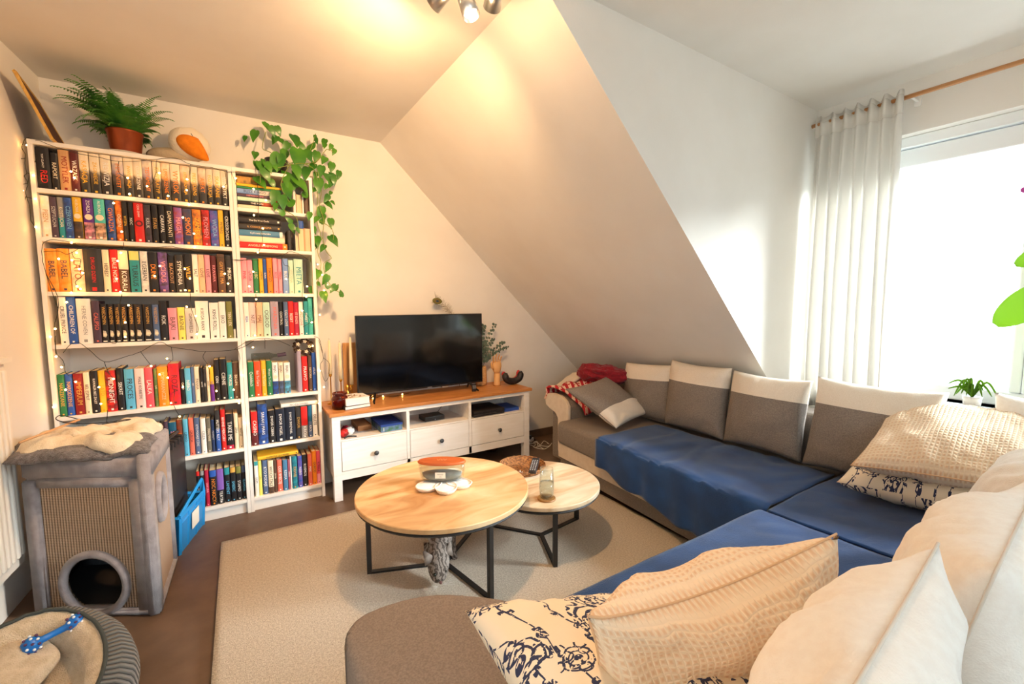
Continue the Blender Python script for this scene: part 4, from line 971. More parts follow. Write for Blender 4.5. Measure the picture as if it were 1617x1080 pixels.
def skin(name, verts, edges, radii, m, parent, sub=2):
    me = bpy.data.meshes.new(name); me.from_pydata([tuple(v) for v in verts], edges, []); me.materials.append(m)
    o = bpy.data.objects.new(name, me); COL.objects.link(o); o.parent = parent
    s = o.modifiers.new('skin', 'SKIN'); sv = me.skin_vertices[0].data
    for i, rr in enumerate(radii):
        rr = rr if isinstance(rr, tuple) else (rr, rr); sv[i].radius = rr
    sv[0].use_root = True
    s.use_smooth_shade = True
    d = o.modifiers.new('sub', 'SUBSURF'); d.levels = sub; d.render_levels = sub
    return o
# pelvis, spine, neck, head, muzzle ; legs ; tail   (local metres, cat faces -y)
cv = [(.17, .36, .20), (.14, .24, .215), (.09, .12, .205), (.045, .02, .19), (.01, -.06, .15), (-.025, -.115, .095), (-.037, -.145, .062), (-.045, -.172, .040),
      (.19, .40, .16), (.20, .35, .09), (.21, .40, .05), (.205, .385, .006), (.205, .36, .004),
      (.12, .38, .16), (.11, .33, .09), (.11, .38, .05), (.11, .36, .006), (.11, .335, .004),
      (.10, .03, .13), (.11, .035, .06), (.11, .02, .008), (.108, -.01, .006),
      (.0, .03, .13), (-.01, .05, .06), (-.01, .035, .008), (-.012, .005, .006),
      (.19, .44, .20), (.22, .52, .16), (.27, .58, .12)]
ce = [(0, 1), (1, 2), (2, 3), (3, 4), (4, 5), (5, 6), (6, 7), (0, 8), (8, 9), (9, 10), (10, 11), (11, 12), (0, 13), (13, 14), (14, 15), (15, 16), (16, 17),
      (3, 18), (18, 19), (19, 20), (20, 21), (3, 22), (22, 23), (23, 24), (24, 25), (0, 26), (26, 27), (27, 28)]
cr_ = [.062, .075, .07, .062, .040, .057, .044, .023, .042, .034, .018, .017, .015, .042, .034, .018, .017, .015, .032, .02, .018, .015, .032, .02, .018, .015, .022, .017, .014]
skin('body', cv, ce, cr_, furm, t)
earm = mat('ear fur', '#6f645b', .9, hex2='#94887e', scale=40)
for s, c in ((-1, V(-.074, -.108, .126)), (1, V(.030, -.112, .132))):
    bm = BM(); bmesh.ops.create_cone(bm, cap_ends=False, segments=12, radius1=.026, radius2=.003, depth=.054)
    for v in bm.verts: v.co.y *= .35
    bmesh.ops.rotate(bm, cent=(0, 0, 0), matrix=Matrix.Rotation(s*.45, 3, 'Y') @ Matrix.Rotation(-.35, 3, 'X'), verts=bm.verts); o = obj('ear', bm, earm, t, loc=c + V(0, 0, .012), smooth=True); solid(o, .003)
eye = mat('cat eye', '#1b1a10', .15)
for dx in (-.026, .016):
    bm = BM(); bmesh.ops.create_uvsphere(bm, u_segments=14, v_segments=10, radius=.0075); obj('eye', bm, eye, t, loc=(-.034 + dx*1.15, -.166, .082), smooth=True)
bm = BM(); bmesh.ops.create_uvsphere(bm, u_segments=10, v_segments=8, radius=.007); obj('nose', bm, mat('cat nose', '#7d5550', .5), t, loc=(-.045, -.187, .052), smooth=True)
bm = BM()
for s in (-1, 1):
    for k in range(4): tube(bm, [(-.045+s*.012, -.182, .036), (-.045+s*.04, -.19, .03+.008*k), (-.045+s*.065, -.185, .02+.013*k)], [.0005, .0004, .0002], n=3)
obj('whiskers', bm, mat('whisker', '#efece6', .5), t)
# ------------------------------------------------------------------ sofa
def fabric(name, c1, c2, scale=160, bump=.5, rough=.95, sheen=0):
    return mat(name, c1, rough, hex2=c2, scale=scale, bump=bump, bscale=scale*2, sheen=sheen)
greyf = fabric('grey woven fabric', '#7A7068', '#90857B', 220, .4)
whitef = fabric('cream leather', '#DDCFBC', '#D6C7B3', 30, .1, .6)
linen = fabric('cream linen', '#E9DFD0', '#E1D5C4', 260, .3)
sofa = empty('corner_sofa', (2.62, -1.2, 0), label='large grey and cream corner sofa under the sloped wall and window', cat='sofa')
O = V(2.62, -1.2, 0)
fx = lambda y: 2.665 + .06*(y + 1.2)        # front line of the long seat
def spr(bm, pts, z0, z1, bev=.0):
    """vertical prism with rounded edges from plan outline"""
    prism(bm, [(p[0]-O.x, p[1]-O.y) for p in pts], lambda a, b, q: (a, b, q), z0, z1)
    if bev: bmesh.ops.bevel(bm, geom=[e for e in bm.edges if abs(e.verts[0].co.z-e.verts[1].co.z) < 1e-5 or True], offset=bev, segments=4, affect='EDGES', profile=.5)
def rnd(pts, r=.1, n=6):
    out = []; m = len(pts)
    for i in range(m):
        p = V(*pts[i], 0); a = V(*pts[i-1], 0); b = V(*pts[(i+1) % m], 0)
        da = (a-p).normalized(); db = (b-p).normalized(); k = min(r, (a-p).length*.45, (b-p).length*.45)
        for j in range(n+1):
            t = j/n; q = (p+da*k)*(1-t)**2 + p*2*t*(1-t) + (p+db*k)*t*t; out.append((q.x, q.y))
    return out
YA, YB = -.82, -3.30
bm = BM(); spr(bm, [(fx(YA)+.05, YA), (3.42, YA), (3.42, -3.25), (1.10, -3.25), (1.10, -2.42), (fx(-2.42)+.05, -2.42)], .04, .14, .01); obj('base', bm, greyf, sofa, smooth=False)
bm = BM(); spr(bm, [(fx(YA)+.03, YA), (fx(YA)+.075, YA), (fx(-2.38)+.075, -2.40), (fx(-2.38)+.03, -2.40)], .135, .24, .008); obj('white_band', bm, whitef, sofa)
bm = BM(); spr(bm, [(fx(YA)+.012, YA), (3.40, YA), (3.40, -2.36), (fx(-2.36)+.012, -2.36)], .235, .40, .035); obj('seat_cushion', bm, greyf, sofa, smooth=True)
bm = BM(); spr(bm, [(2.53, -2.365), (3.40, -2.365), (3.40, -3.12), (2.53, -3.12)], .14, .40, .035); obj('seat_cushion', bm, greyf, sofa, smooth=True)
bm = BM(); spr(bm, [(1.42, -2.355), (2.525, -2.375), (2.525, -3.12), (1.42, -3.12)], .14, .415, .035); obj('seat_cushion', bm, greyf, sofa, smooth=True)
bm = BM(); spr(bm, rnd([(.955, -2.09), (1.20, -2.10), (1.445, -2.31), (1.445, -3.2), (.955, -3.2)], .14), .06, .42, .03); obj('footstool_end', bm, fabric('grey seat fabric', '#7C6F66', '#8E8177', 220, .4), sofa, smooth=True)
bm = BM(); spr(bm, [(3.30, -.70), (3.43, -.70), (3.43, -1.90), (3.30, -1.90)], .38, .62, .03); obj('backrest', bm, greyf, sofa, smooth=True)
bm = BM(); spr(bm, [(3.32, -1.95), (3.52, -1.95), (3.52, -3.35), (3.32, -3.35)], .38, .66, .04); obj('backrest', bm, greyf, sofa, smooth=True)
bm = BM(); spr(bm, [(1.50, -3.19), (3.5, -3.16), (3.5, -3.36), (1.50, -3.40)], .14, .60, .05); obj('backrest', bm, greyf, sofa, smooth=True)
# arm with a scroll front
arm = [(-.535, .50), (-.545, .455), (-.585, .435), (-.60, .40), (-.60, .05), (-.82, .05), (-.82, .49), (-.79, .53), (-.735, .555), (-.63, .56), (-.565, .545)]
bm = BM(); prism(bm, arm, lambda a, b, q: (q, a+1.2, b), .215, .78); bmesh.ops.bevel(bm, geom=bm.edges[:], offset=.008, segments=2, affect='EDGES'); obj('armrest', bm, greyf, sofa, smooth=False)
scr = [(-.535, .50), (-.545, .455), (-.60, .43), (-.665, .415), (-.695, .38), (-.70, .13), (-.73, .09), (-.82, .075), (-.82, .49), (-.79, .53), (-.735, .555), (-.63, .56), (-.565, .545)]
bm = BM(); prism(bm, scr, lambda a, b, q: (q, a+1.2, b), .190, .217); bmesh.ops.bevel(bm, geom=bm.edges[:], offset=.005, segments=2, affect='EDGES'); obj('arm_scroll', bm, whitef, sofa)
for (x, y) in ((2.8, -.9), (3.35, -.9), (2.8, -2.3), (1.2, -2.6), (1.2, -3.1), (3.35, -3.1)):
    bm = BM(); bx(bm, x-O.x-.03, x-O.x+.03, y-O.y-.03, y-O.y+.03, 0, .045); obj('foot', bm, black_metal, sofa)

# ------------------------------------------------------------------ cushions
def uvmat(name, kind):
    if name in MC: return MC[name]
    m, nt, b = newmat(name); N = nt.nodes; L = nt.links
    uv = N.new('ShaderNodeUVMap'); b.inputs['Roughness'].default_value = .95
    def mth(op, a, c=None, v=None):
        n = N.new('ShaderNodeMath'); n.operation = op
        for i, q in enumerate((a, c)):
            if q is None: continue
            if hasattr(q, 'links'): L.new(q, n.inputs[i])
            else: n.inputs[i].default_value = q
        return n.outputs[0]
    if kind == 'waffle':
        sp = N.new('ShaderNodeSeparateXYZ'); L.new(uv.outputs[0], sp.inputs[0])
        no = N.new('ShaderNodeTexNoise'); no.inputs['Scale'].default_value = 6; L.new(uv.outputs[0], no.inputs['Vector'])
        w = mth('MULTIPLY', no.outputs['Fac'], .02)
        a = mth('ABSOLUTE', mth('SINE', mth('MULTIPLY', mth('ADD', sp.outputs['X'], w), PI*34)))
        c = mth('ABSOLUTE', mth('SINE', mth('MULTIPLY', mth('ADD', sp.outputs['Y'], w), PI*30)))
        h = mth('MINIMUM', a, c); hp = mth('POWER', h, .7)
        r = N.new('ShaderNodeValToRGB'); r.color_ramp.elements[0].color = lin('#F0D9BC'); r.color_ramp.elements[1].color = lin('#DDB792'); r.color_ramp.elements[0].position = .6; r.color_ramp.elements[1].position = 1
        L.new(hp, r.inputs['Fac']); L.new(r.outputs['Color'], b.inputs['Base Color'])
        bp = N.new('ShaderNodeBump'); bp.invert = True; bp.inputs['Strength'].default_value = .55; bp.inputs['Distance'].default_value = .005
        L.new(hp, bp.inputs['Height']); L.new(bp.outputs['Normal'], b.inputs['Normal'])
    else:
        no = N.new('ShaderNodeTexNoise'); no.inputs['Scale'].default_value = 3.5; no.inputs['Detail'].default_value = 2
        L.new(uv.outputs[0], no.inputs['Vector'])
        mp = N.new('ShaderNodeMixRGB'); mp.blend_type = 'LINEAR_LIGHT'; mp.inputs[0].default_value = .10; L.new(uv.outputs[0], mp.inputs[1]); L.new(no.outputs['Color'], mp.inputs[2])
        def vor(scale, feat='F1'):
            v = N.new('ShaderNodeTexVoronoi'); v.voronoi_dimensions = '2D'; v.feature = feat; v.inputs['Scale'].default_value = scale; L.new(mp.outputs[0], v.inputs['Vector']); return v
        v1 = vor(4.0); d = v1.outputs['Distance']
        # flower heads: scalloped rings round each cell centre
        v2 = vor(15); v3 = vor(34)
        ring = mth('LESS_THAN', mth('ABSOLUTE', mth('SUBTRACT', mth('FRACT', mth('MULTIPLY', d, 8.5)), .5)), .15)
        pet = mth('LESS_THAN', mth('ABSOLUTE', mth('SUBTRACT', v2.outputs['Distance'], .36)), .075)
        inner = mth('LESS_THAN', d, .40)
        core = mth('LESS_THAN', d, .06)
        near = mth('LESS_THAN', d, .36)
        a = mth('MULTIPLY', mth('MAXIMUM', mth('MULTIPLY', ring, near), mth('MULTIPLY', pet, inner)), 1)
        dots = mth('MULTIPLY', mth('LESS_THAN', v3.outputs['Distance'], .20), mth('MULTIPLY', mth('GREATER_THAN', d, .14), mth('LESS_THAN', d, .24)))
        # stems: wandering thin lines
        wv = N.new('ShaderNodeTexWave'); wv.inputs['Scale'].default_value = 1.3; wv.inputs['Distortion'].default_value = 7; wv.inputs['Detail'].default_value = 1.5; wv.inputs['Detail Scale'].default_value = 1.4; L.new(uv.outputs[0], wv.inputs['Vector'])
        stem = mth('LESS_THAN', mth('ABSOLUTE', mth('SUBTRACT', wv.outputs['Fac'], .5)), .045)
        stem = mth('MULTIPLY', stem, mth('GREATER_THAN', d, .30))
        lf = mth('MULTIPLY', mth('LESS_THAN', v2.outputs['Distance'], .26), mth('LESS_THAN', mth('ABSOLUTE', mth('SUBTRACT', wv.outputs['Fac'], .5)), .22))
        lf = mth('MULTIPLY', lf, mth('GREATER_THAN', d, .36))
        ink = mth('MAXIMUM', mth('MAXIMUM', a, core), mth('MAXIMUM', mth('MAXIMUM', stem, lf), dots))
        n3 = N.new('ShaderNodeTexNoise'); n3.inputs['Scale'].default_value = 60; L.new(uv.outputs[0], n3.inputs['Vector'])
        ink = mth('MULTIPLY', ink, mth('GREATER_THAN', n3.outputs['Fac'], .40))
        mx = N.new('ShaderNodeMixRGB'); mx.inputs[1].default_value = lin('#EBDCC4'); mx.inputs[2].default_value = lin('#2E3350'); L.new(ink, mx.inputs[0])
        L.new(mx.outputs[0], b.inputs['Base Color'])
    MC[name] = m; return m
def cushion(name, label, cat, A, B, D, T, mats, band=None, seed=0, bend=0, pinch=.07, wr=.006, group=None, seam=None, n=36, pexp=.42, sag=0):
    A, B, D = V(*A), V(*B), V(*D); U = (B-A)/2; W = (D-A)/2; C = A+U+W; u_ = U.normalized(); n_ = U.cross(W).normalized(); w_ = n_.cross(u_)
    M = Matrix((u_, w_, n_)).transposed().to_4x4(); M.translation = C
    hu, hw = U.length, W.dot(w_); sk = W.dot(u_)
    t = empty(name, label=label, cat=cat, group=group); t.matrix_basis = M
    def P(u, v, s):
        a = u*(1 - pinch*(1-v*v)*abs(u)); b = v*(1 - pinch*(1-u*u)*abs(v))
        e = max(0, (1-u*u)*(1-v*v)); th = T*e**pexp
        q = V(a*hu + b*sk, b*hw, s*th)
        rim = 1 - e
        wn = nz((u*2.2 + seed*3, v*2.2, s*.5), 1)*wr*1.6 + math.sin((u*math.cos(seed)+v*math.sin(seed)*.6)*22 + nz((u*3, v*3, seed))*5)*wr*.5*rim*min(1, e*6)
        q.z += s*wn*min(1, e*5) - bend*(u*u) 
        q.y -= sag*(1-u*u)*(max(0, v))**2
        return q
    def build(v0, v1, nm, m, nv):
        bm = BM(); L = bm.loops.layers.uv.verify()
        for s in (1, -1):
            g = [[bm.verts.new(P(-1+2*i/n, v0+(v1-v0)*j/nv, s)) for j in range(nv+1)] for i in range(n+1)]
            for i in range(n):
                for j in range(nv):
                    q = [(i, j), (i+1, j), (i+1, j+1), (i, j+1)]
                    if s < 0: q = q[::-1]
                    f = bm.faces.new([g[a][b] for a, b in q])
                    for lp, (a, b) in zip(f.loops, q): lp[L].uv = ((a/n)*2*hu/.45, ((v0+(v1-v0)*b/nv)+1)/2*2*hw/.45 + (5 if s < 0 else 0))
        bmesh.ops.remove_doubles(bm, verts=bm.verts, dist=.0004)
        return obj(nm, bm, m, t, smooth=True)
    if band is None: build(-1, 1, 'cover', mats[0], n)
    else: build(-1, band, 'cover', mats[0], n*2//3); build(band, 1, 'top_band', mats[1], n//3)
    if seam:
        bm = BM(); k = 20; pts = [P(-1+2*i/k, -1, 0) for i in range(k)] + [P(1, -1+2*i/k, 0) for i in range(k)] + [P(1-2*i/k, 1, 0) for i in range(k)] + [P(-1, 1-2*i/k, 0) for i in range(k)]
        for p in pts: p.z = -bend*min(1, (p.x/hu)**2)
        tube(bm, pts, .0025, n=6, closed=True); obj('piping', bm, seam, t, smooth=True)
    return t
G = [greyf, linen]
bg = 'grey and cream cushions along the sofa back'
cushion('cushion', 'grey and cream sofa back cushion half hidden behind the tilted cushion', 'cushion', (3.25, -.96, .41), (3.24, -1.40, .44), (3.26, -.96, .80), .085, G, .45, 1, group=bg, pinch=.03)
cushion('cushion', 'upright grey and cream cushion, second from the sofa arm along the sofa back', 'cushion', (3.20, -1.37, .43), (3.18, -1.81, .43), (3.26, -1.365, .865), .095, G, .42, 2, group=bg)
cushion('cushion', 'upright grey and cream cushion below the corner where sloped and dormer walls meet', 'cushion', (3.18, -1.80, .43), (3.17, -2.23, .43), (3.26, -1.80, .85), .095, G, .42, 3, group=bg)
cushion('cushion', 'grey and cream cushion in front of the curtain, partly behind the waffle cushion', 'cushion', (3.17, -2.23, .43), (3.16, -2.72, .43), (3.26, -2.245, .875), .10, G, .42, 4, group=bg)
cushion('cushion', 'grey cushion with cream lower band lying tilted against the sofa arm', 'cushion', (3.29, -1.19, .46), (2.83, -1.28, .435), (3.08, -.93, .70), .065, [linen, greyf], -.30, 5, wr=.008, seam=greyf)
cushion('cushion', 'navy floral cushion lying flat under the far waffle cushion', 'cushion', (2.86, -2.50, .50), (2.98, -3.0, .51), (3.36, -2.44, .56), .105, [uvmat('navy floral cloth', 'floral')], None, 6)
cushion('cushion', 'peach waffle knit cushion lying on the floral cushion by the window', 'cushion', (2.82, -2.56, .60), (2.97, -3.06, .62), (3.34, -2.52, .77), .10, [uvmat('peach waffle knit', 'waffle')], None, 7, wr=.014, seam=mat('waffle seam', '#D9B28A', .9))
wh = mat('white cotton', '#F7F0E6', .9, hex2='#F3EADF', scale=60, bump=.2, bscale=300)
sm = mat('white seam', '#D9CBBB', .9)
cushion('cushion', 'big white cushion nearest the camera standing against the sofa back', 'cushion', (1.14, -3.04, .40), (1.66, -3.0, .42), (1.12, -3.12, .87), .105, [wh], None, 8, wr=.022, seam=sm, pexp=.5, pinch=.05)
cushion('cushion', 'big white cushion between two other white ones along the sofa back', 'cushion', (1.67, -3.05, .42), (2.22, -3.02, .42), (1.65, -3.14, .88), .125, [wh], None, 9, wr=.022, seam=sm, pexp=.5, pinch=.05)
cushion('cushion', 'white cushion at the corner end of the row beside the far waffle cushion', 'cushion', (2.30, -3.02, .42), (2.85, -3.0, .42), (2.34, -3.12, .86), .14, [wh], None, 10, wr=.012, seam=sm, pexp=.5)
cushion('cushion', 'white cushion tip showing by the window behind the far waffle cushion', 'cushion', (3.30, -2.84, .42), (3.25, -3.26, .42), (3.38, -2.84, .88), .09, [wh], None, 11, wr=.006)
cushion('cushion', 'peach waffle knit cushion standing folded in front of the white cushions', 'cushion', (1.29, -2.70, .46), (1.82, -2.83, .49), (1.205, -2.765, .78), .10, [uvmat('peach waffle knit', 'waffle')], None, 12, wr=.012, seam=mat('waffle seam', '#D9B28A', .9), sag=.07, bend=-.03)
cushion('cushion', 'navy floral cushion tilted at the grey footstool end of the sofa', 'cushion', (1.155, -2.45, .585), (1.62, -2.585, .49), (1.10, -2.93, .60), .09, [uvmat('navy floral cloth', 'floral')], None, 13, wr=.008)

# ------------------------------------------------------------------ blankets
blue = mat('blue velvet fleece', '#184680', .85, hex2='#133A6C', scale=8, bump=.35, bscale=300, sheen=.3)
def drape(name, label, x0, x1, y0, y1, ztop, zb, th=.01, m=blue, seed=0):
    def f(u, v):
        y = y0 + (y1-y0)*v; xf = fx(y) - .004; zl = zb(v)
        total = (ztop - zl) + (x1-xf); s = u*total
        w = nz((u*3, v*6, seed), 1)
        if s < ztop-zl:
            k = s/(ztop-zl); return V(xf - .018 - .012*math.sin(v*34+nz((v*5, 0, 0))*3)*(1-k)*.6 - .004, y, zl + s)
        a = s-(ztop-zl); r = .03
        z = ztop + .006*w + .004*math.sin((a*9 + v*14) + w*6)
        if a < r: z -= (r-a)**2/r*.5
        return V(xf - .018 + a + .0, y + .01*w, z)
    bm = BM(); grid(bm, 60, 60, f); bmesh.ops.recalc_face_normals(bm, faces=bm.faces[:]); o = obj(name, bm, m, smooth=True); solid(o, th, 0); return tag(o, label, 'blanket')
drape('blanket', 'dark blue fleece blanket spread over the long seat below the grey cushions', 0, 3.21, -1.30, -2.37, .412, lambda v: .235 - .16*v + .012*math.sin(v*20), seed=1)
def flat(name, label, outline, seed, m=blue, drop=None):
    """outline: four corners (x,y,z) as a bilinear patch with soft folds"""
    P00, P10, P11, P01 = [V(*q) for q in outline]
    def f(u, v):
        p = P00*(1-u)*(1-v) + P10*u*(1-v) + P11*u*v + P01*(1-u)*v
        w = nz((p.x*3, p.y*3, seed)); e = 1
        p.z += .008*w + .005*abs(nz((p.x*7+p.y*3, p.y*9, seed)))
        if drop:
            for k, q in enumerate((u, 1-u, v, 1-v)):
                if drop[k] and q < .06: p.z -= drop[k]*(1-q/.06)**1.6
        return p
    bm = BM(); grid(bm, 70, 60, f); bmesh.ops.recalc_face_normals(bm, faces=bm.faces[:]); o = obj(name, bm, m, smooth=True); solid(o, .009, 0); return tag(o, label, 'blanket')
flat('blanket', 'blue fleece blanket on the corner seat under the far floral cushion', [(2.545, -2.385, .412), (3.25, -2.385, .412), (3.25, -3.02, .412), (2.545, -3.02, .412)], 3)
flat('blanket', 'bright blue fleece blanket on the near seat behind the waffle cushion', [(1.435, -2.335, .432), (2.535, -2.345, .43), (2.56, -3.0, .43), (1.45, -3.0, .432)], 5, drop=(.0, .03, .12, 0))
# red blanket over the arm
def redm():
    m, nt, b = newmat('red nordic knit'); N = nt.nodes; L = nt.links; b.inputs['Roughness'].default_value = .95
    tc = N.new('ShaderNodeTexCoord'); mp = N.new('ShaderNodeMapping'); mp.inputs['Rotation'].default_value = (0, 0, .5); L.new(tc.outputs['Object'], mp.inputs[0])
    ck = N.new('ShaderNodeTexChecker'); ck.inputs['Scale'].default_value = 70; L.new(mp.outputs[0], ck.inputs['Vector'])
    wv = N.new('ShaderNodeTexWave'); wv.inputs['Scale'].default_value = 7; wv.inputs['Distortion'].default_value = 1; L.new(mp.outputs[0], wv.inputs['Vector'])
    vo = N.new('ShaderNodeTexVoronoi'); vo.inputs['Scale'].default_value = 38; L.new(mp.outputs[0], vo.inputs['Vector'])
    a = N.new('ShaderNodeMath'); a.operation = 'GREATER_THAN'; a.inputs[1].default_value = .45; L.new(wv.outputs['Fac'], a.inputs[0])
    c = N.new('ShaderNodeMath'); c.operation = 'GREATER_THAN'; c.inputs[1].default_value = .36; L.new(vo.outputs['Distance'], c.inputs[0])
    d = N.new('ShaderNodeMath'); d.operation = 'MULTIPLY'; L.new(a.outputs[0], d.inputs[0]); L.new(c.outputs[0], d.inputs[1])
    mx = N.new('ShaderNodeMixRGB'); mx.inputs[1].default_value = lin('#B51F2C'); mx.inputs[2].default_value = lin('#E9C7B4'); L.new(d.outputs[0], mx.inputs[0]); L.new(mx.outputs[0], b.inputs['Base Color'])
    return m
t = empty('blanket', (2.8, -.7, .56), label='red and cream patterned knit blanket bunched over the sofa arm', cat='blanket')
def rf(u, v):
    # across the arm (u) and along it (v)
    q = [V(2.80, -.545, .50), V(2.79, -.56, .58), V(2.80, -.66, .605), V(2.84, -.78, .585), V(2.88, -.86, .50), V(2.90, -.90, .44)]
    k = u*5; i = min(4, int(k)); p = q[i].lerp(q[i+1], k-i)
    p = p + V(.45*v, .02*v, .10*v*v - .02*v)
    p.z += .018*nz((u*4, v*5, 2)) + .012*math.sin(v*16+u*4); p.x += .015*math.sin(u*9); p.y += .01*nz((u*5, v*5, 9))
    return p - V(2.8, -.7, .56)
bm = BM(); grid(bm, 40, 40, rf); o = obj('patterned_side', bm, redm(), t, smooth=True); solid(o, .014)
bm = BM(); bmesh.ops.create_icosphere(bm, subdivisions=5, radius=1)
for v in bm.verts:
    d = v.co.copy(); v.co = V(d.x*.13, d.y*.22, d.z*.075); v.co += d*nz(d*2.2, 1, 4)*.035 + d*nz(d*6, 1, 5)*.012
obj('plain_side', bm, fabric('dark red fleece', '#8E1626', '#7C1020', 60, .5, sheen=.2), t, loc=V(3.17, -.80, .70)-V(2.8, -.7, .56), smooth=True).rotation_euler = (0, .15, .25)
bm = BM(); grid(bm, 20, 20, lambda u, v: V(3.0+.2*v, -.42-.2*u, .60 + .10*v - .05*(1-u) + .01*nz((u*4, v*4, 1)))); o = simple('throw', bm, linen, 'pale cream throw peeking out behind the red blanket at the arm', 'blanket', smooth=True); solid(o, .02)

# ------------------------------------------------------------------ cat house
plushg = mat('grey short plush', '#A59D9F', .95, hex2='#908889', scale=25, bump=.5, bscale=500, sheen=.35)
sm_, nt, b = newmat('woven sisal'); N = nt.nodes; L = nt.links; b.inputs['Roughness'].default_value = .9
tc = N.new('ShaderNodeTexCoord'); sp = N.new('ShaderNodeSeparateXYZ'); L.new(tc.outputs['UV'], sp.inputs[0])
def mm(op, a, c):
    n = N.new('ShaderNodeMath'); n.operation = op
    for i, q in enumerate((a, c)):
        if q is None: continue
        if hasattr(q, 'links'): L.new(q, n.inputs[i])
        else: n.inputs[i].default_value = q
    return n.outputs[0]
s1 = mm('ABSOLUTE', mm('SINE', mm('MULTIPLY', sp.outputs['X'], PI*92), None), None)
s2 = mm('ABSOLUTE', mm('SINE', mm('MULTIPLY', sp.outputs['Y'], PI*150), None), None)
hgt = mm('ADD', mm('MULTIPLY', s1, .8), mm('MULTIPLY', s2, .35))
r = N.new('ShaderNodeValToRGB'); r.color_ramp.elements[0].position = .25; r.color_ramp.elements[0].color = lin('#5f493a'); r.color_ramp.elements[1].position = 1; r.color_ramp.elements[1].color = lin('#D6B89C')
L.new(hgt, r.inputs['Fac']); L.new(r.outputs['Color'], b.inputs['Base Color'])
bp = N.new('ShaderNodeBump'); bp.inputs['Distance'].default_value = .006; bp.inputs['Strength'].default_value = .8; L.new(hgt, bp.inputs['Height']); L.new(bp.outputs['Normal'], b.inputs['Normal'])
HA, HB, HC, HD = V(.045, -.835, 0), V(.447, -1.078, 0), V(.466, -.66, 0), V(.075, -.47, 0); HH = .665
ch = empty('cat_house', HA, label='grey plush cat house with sisal scratching front and round openings', cat='cat house')
def wallp(a, b, u, z, off=0):
    d = (b-a); nn = V(d.y, -d.x, 0).normalized(); return a + d*u + V(0, 0, z) + nn*off - HA
def strip(bm, a, b, u0, u1, z0, z1, t0=-.03, t1=.012):
    prism(bm, [(u0, z0), (u1, z0), (u1, z1), (u0, z1)], lambda p, q, t: wallp(a, b, p, q, t), t0, t1)
def holed(a, b, u0, u1, z0, z1, cu, cz, rx, rz, m, nm, t0=-.02, t1=.0):
    """panel with an elliptical opening"""
    n = 64; Lw = (b-a).length; ins = []; out = []
    for k in range(n):
        an = 2*PI*k/n; c, s = math.cos(an), math.sin(an)
        ins.append((cu + rx*c/Lw, cz + rz*s))
        tx = ((u1-cu) if c > 0 else (cu-u0))*Lw/max(1e-6, abs(c)); tz = ((z1-cz) if s > 0 else (cz-z0))/max(1e-6, abs(s)); tt = min(tx, tz)
        out.append((cu + tt*c/Lw, cz + tt*s))
    # snap nearest samples to the corners
    for (x, y) in ((u0, z0), (u1, z0), (u1, z1), (u0, z1)):
        k = min(range(n), key=lambda i: ((out[i][0]-x)*Lw)**2 + (out[i][1]-y)**2); out[k] = (x, y)
    bm = BM(); L = bm.loops.layers.uv.verify()
    for t in (t0, t1):
        vi = [bm.verts.new(wallp(a, b, p, q, t)) for p, q in ins]; vo = [bm.verts.new(wallp(a, b, p, q, t)) for p, q in out]
        for k in range(n):
            k2 = (k+1) % n; f = bm.faces.new((vo[k], vo[k2], vi[k2], vi[k]))
            for lp, (p, q) in zip(f.loops, (out[k], out[k2], ins[k2], ins[k])): lp[L].uv = (p*Lw, q)
    obj(nm, bm, m, ch)
    bm = BM(); pts = [wallp(a, b, p, q, .004) for p, q in ins]; tube(bm, pts, .016, n=8, closed=True); obj('opening_rim', bm, plushg, ch, smooth=True)
holed(HA, HB, .10, .86, .02, .545, .50, .135, .125, .125, sm_, 'sisal_panel')
holed(HB, HC, .14, .93, .02, .60, .44, .42, .070, .095, sm_, 'sisal_panel')
bm = BM()
strip(bm, HA, HB, -.02, .11, 0, HH-.10); strip(bm, HA, HB, .85, 1.01, 0, HH-.10); strip(bm, HA, HB, -.02, 1.01, 0, .03); strip(bm, HA, HB, .1, .87, .535, .575)
strip(bm, HB, HC, -.02, .15, 0, HH); strip(bm, HB, HC, .92, 1.01, 0, HH); strip(bm, HB, HC, 0, 1, 0, .03); strip(bm, HC, HD, 0, 1, 0, HH, -.02, .0); strip(bm, HD, HA, 0, 1, 0, HH, -.02, .0)
bmesh.ops.bevel(bm, geom=bm.edges[:], offset=.006, segments=2, affect='EDGES'); obj('plush_frame', bm, plushg, ch, smooth=True)
bm = BM(); poly = [(p.x-HA.x, p.y-HA.y) for p in (HA + V(-.008, -.016, 0), HB + V(.016, -.012, 0), HC + V(.014, .01, 0), HD + V(-.01, .01, 0))]
prism(bm, poly, lambda a, b, q: (a, b, q), HH-.10, HH); bmesh.ops.bevel(bm, geom=bm.edges[:], offset=.014, segments=3, affect='EDGES'); obj('roof', bm, plushg, ch, smooth=True)
bm = BM(); prism(bm, poly, lambda a, b, q: (a*.94+.01, b*.94-.005, q), .004, .02); obj('floor_pad', bm, mat('dark plush', '#2c2523', .95), ch)
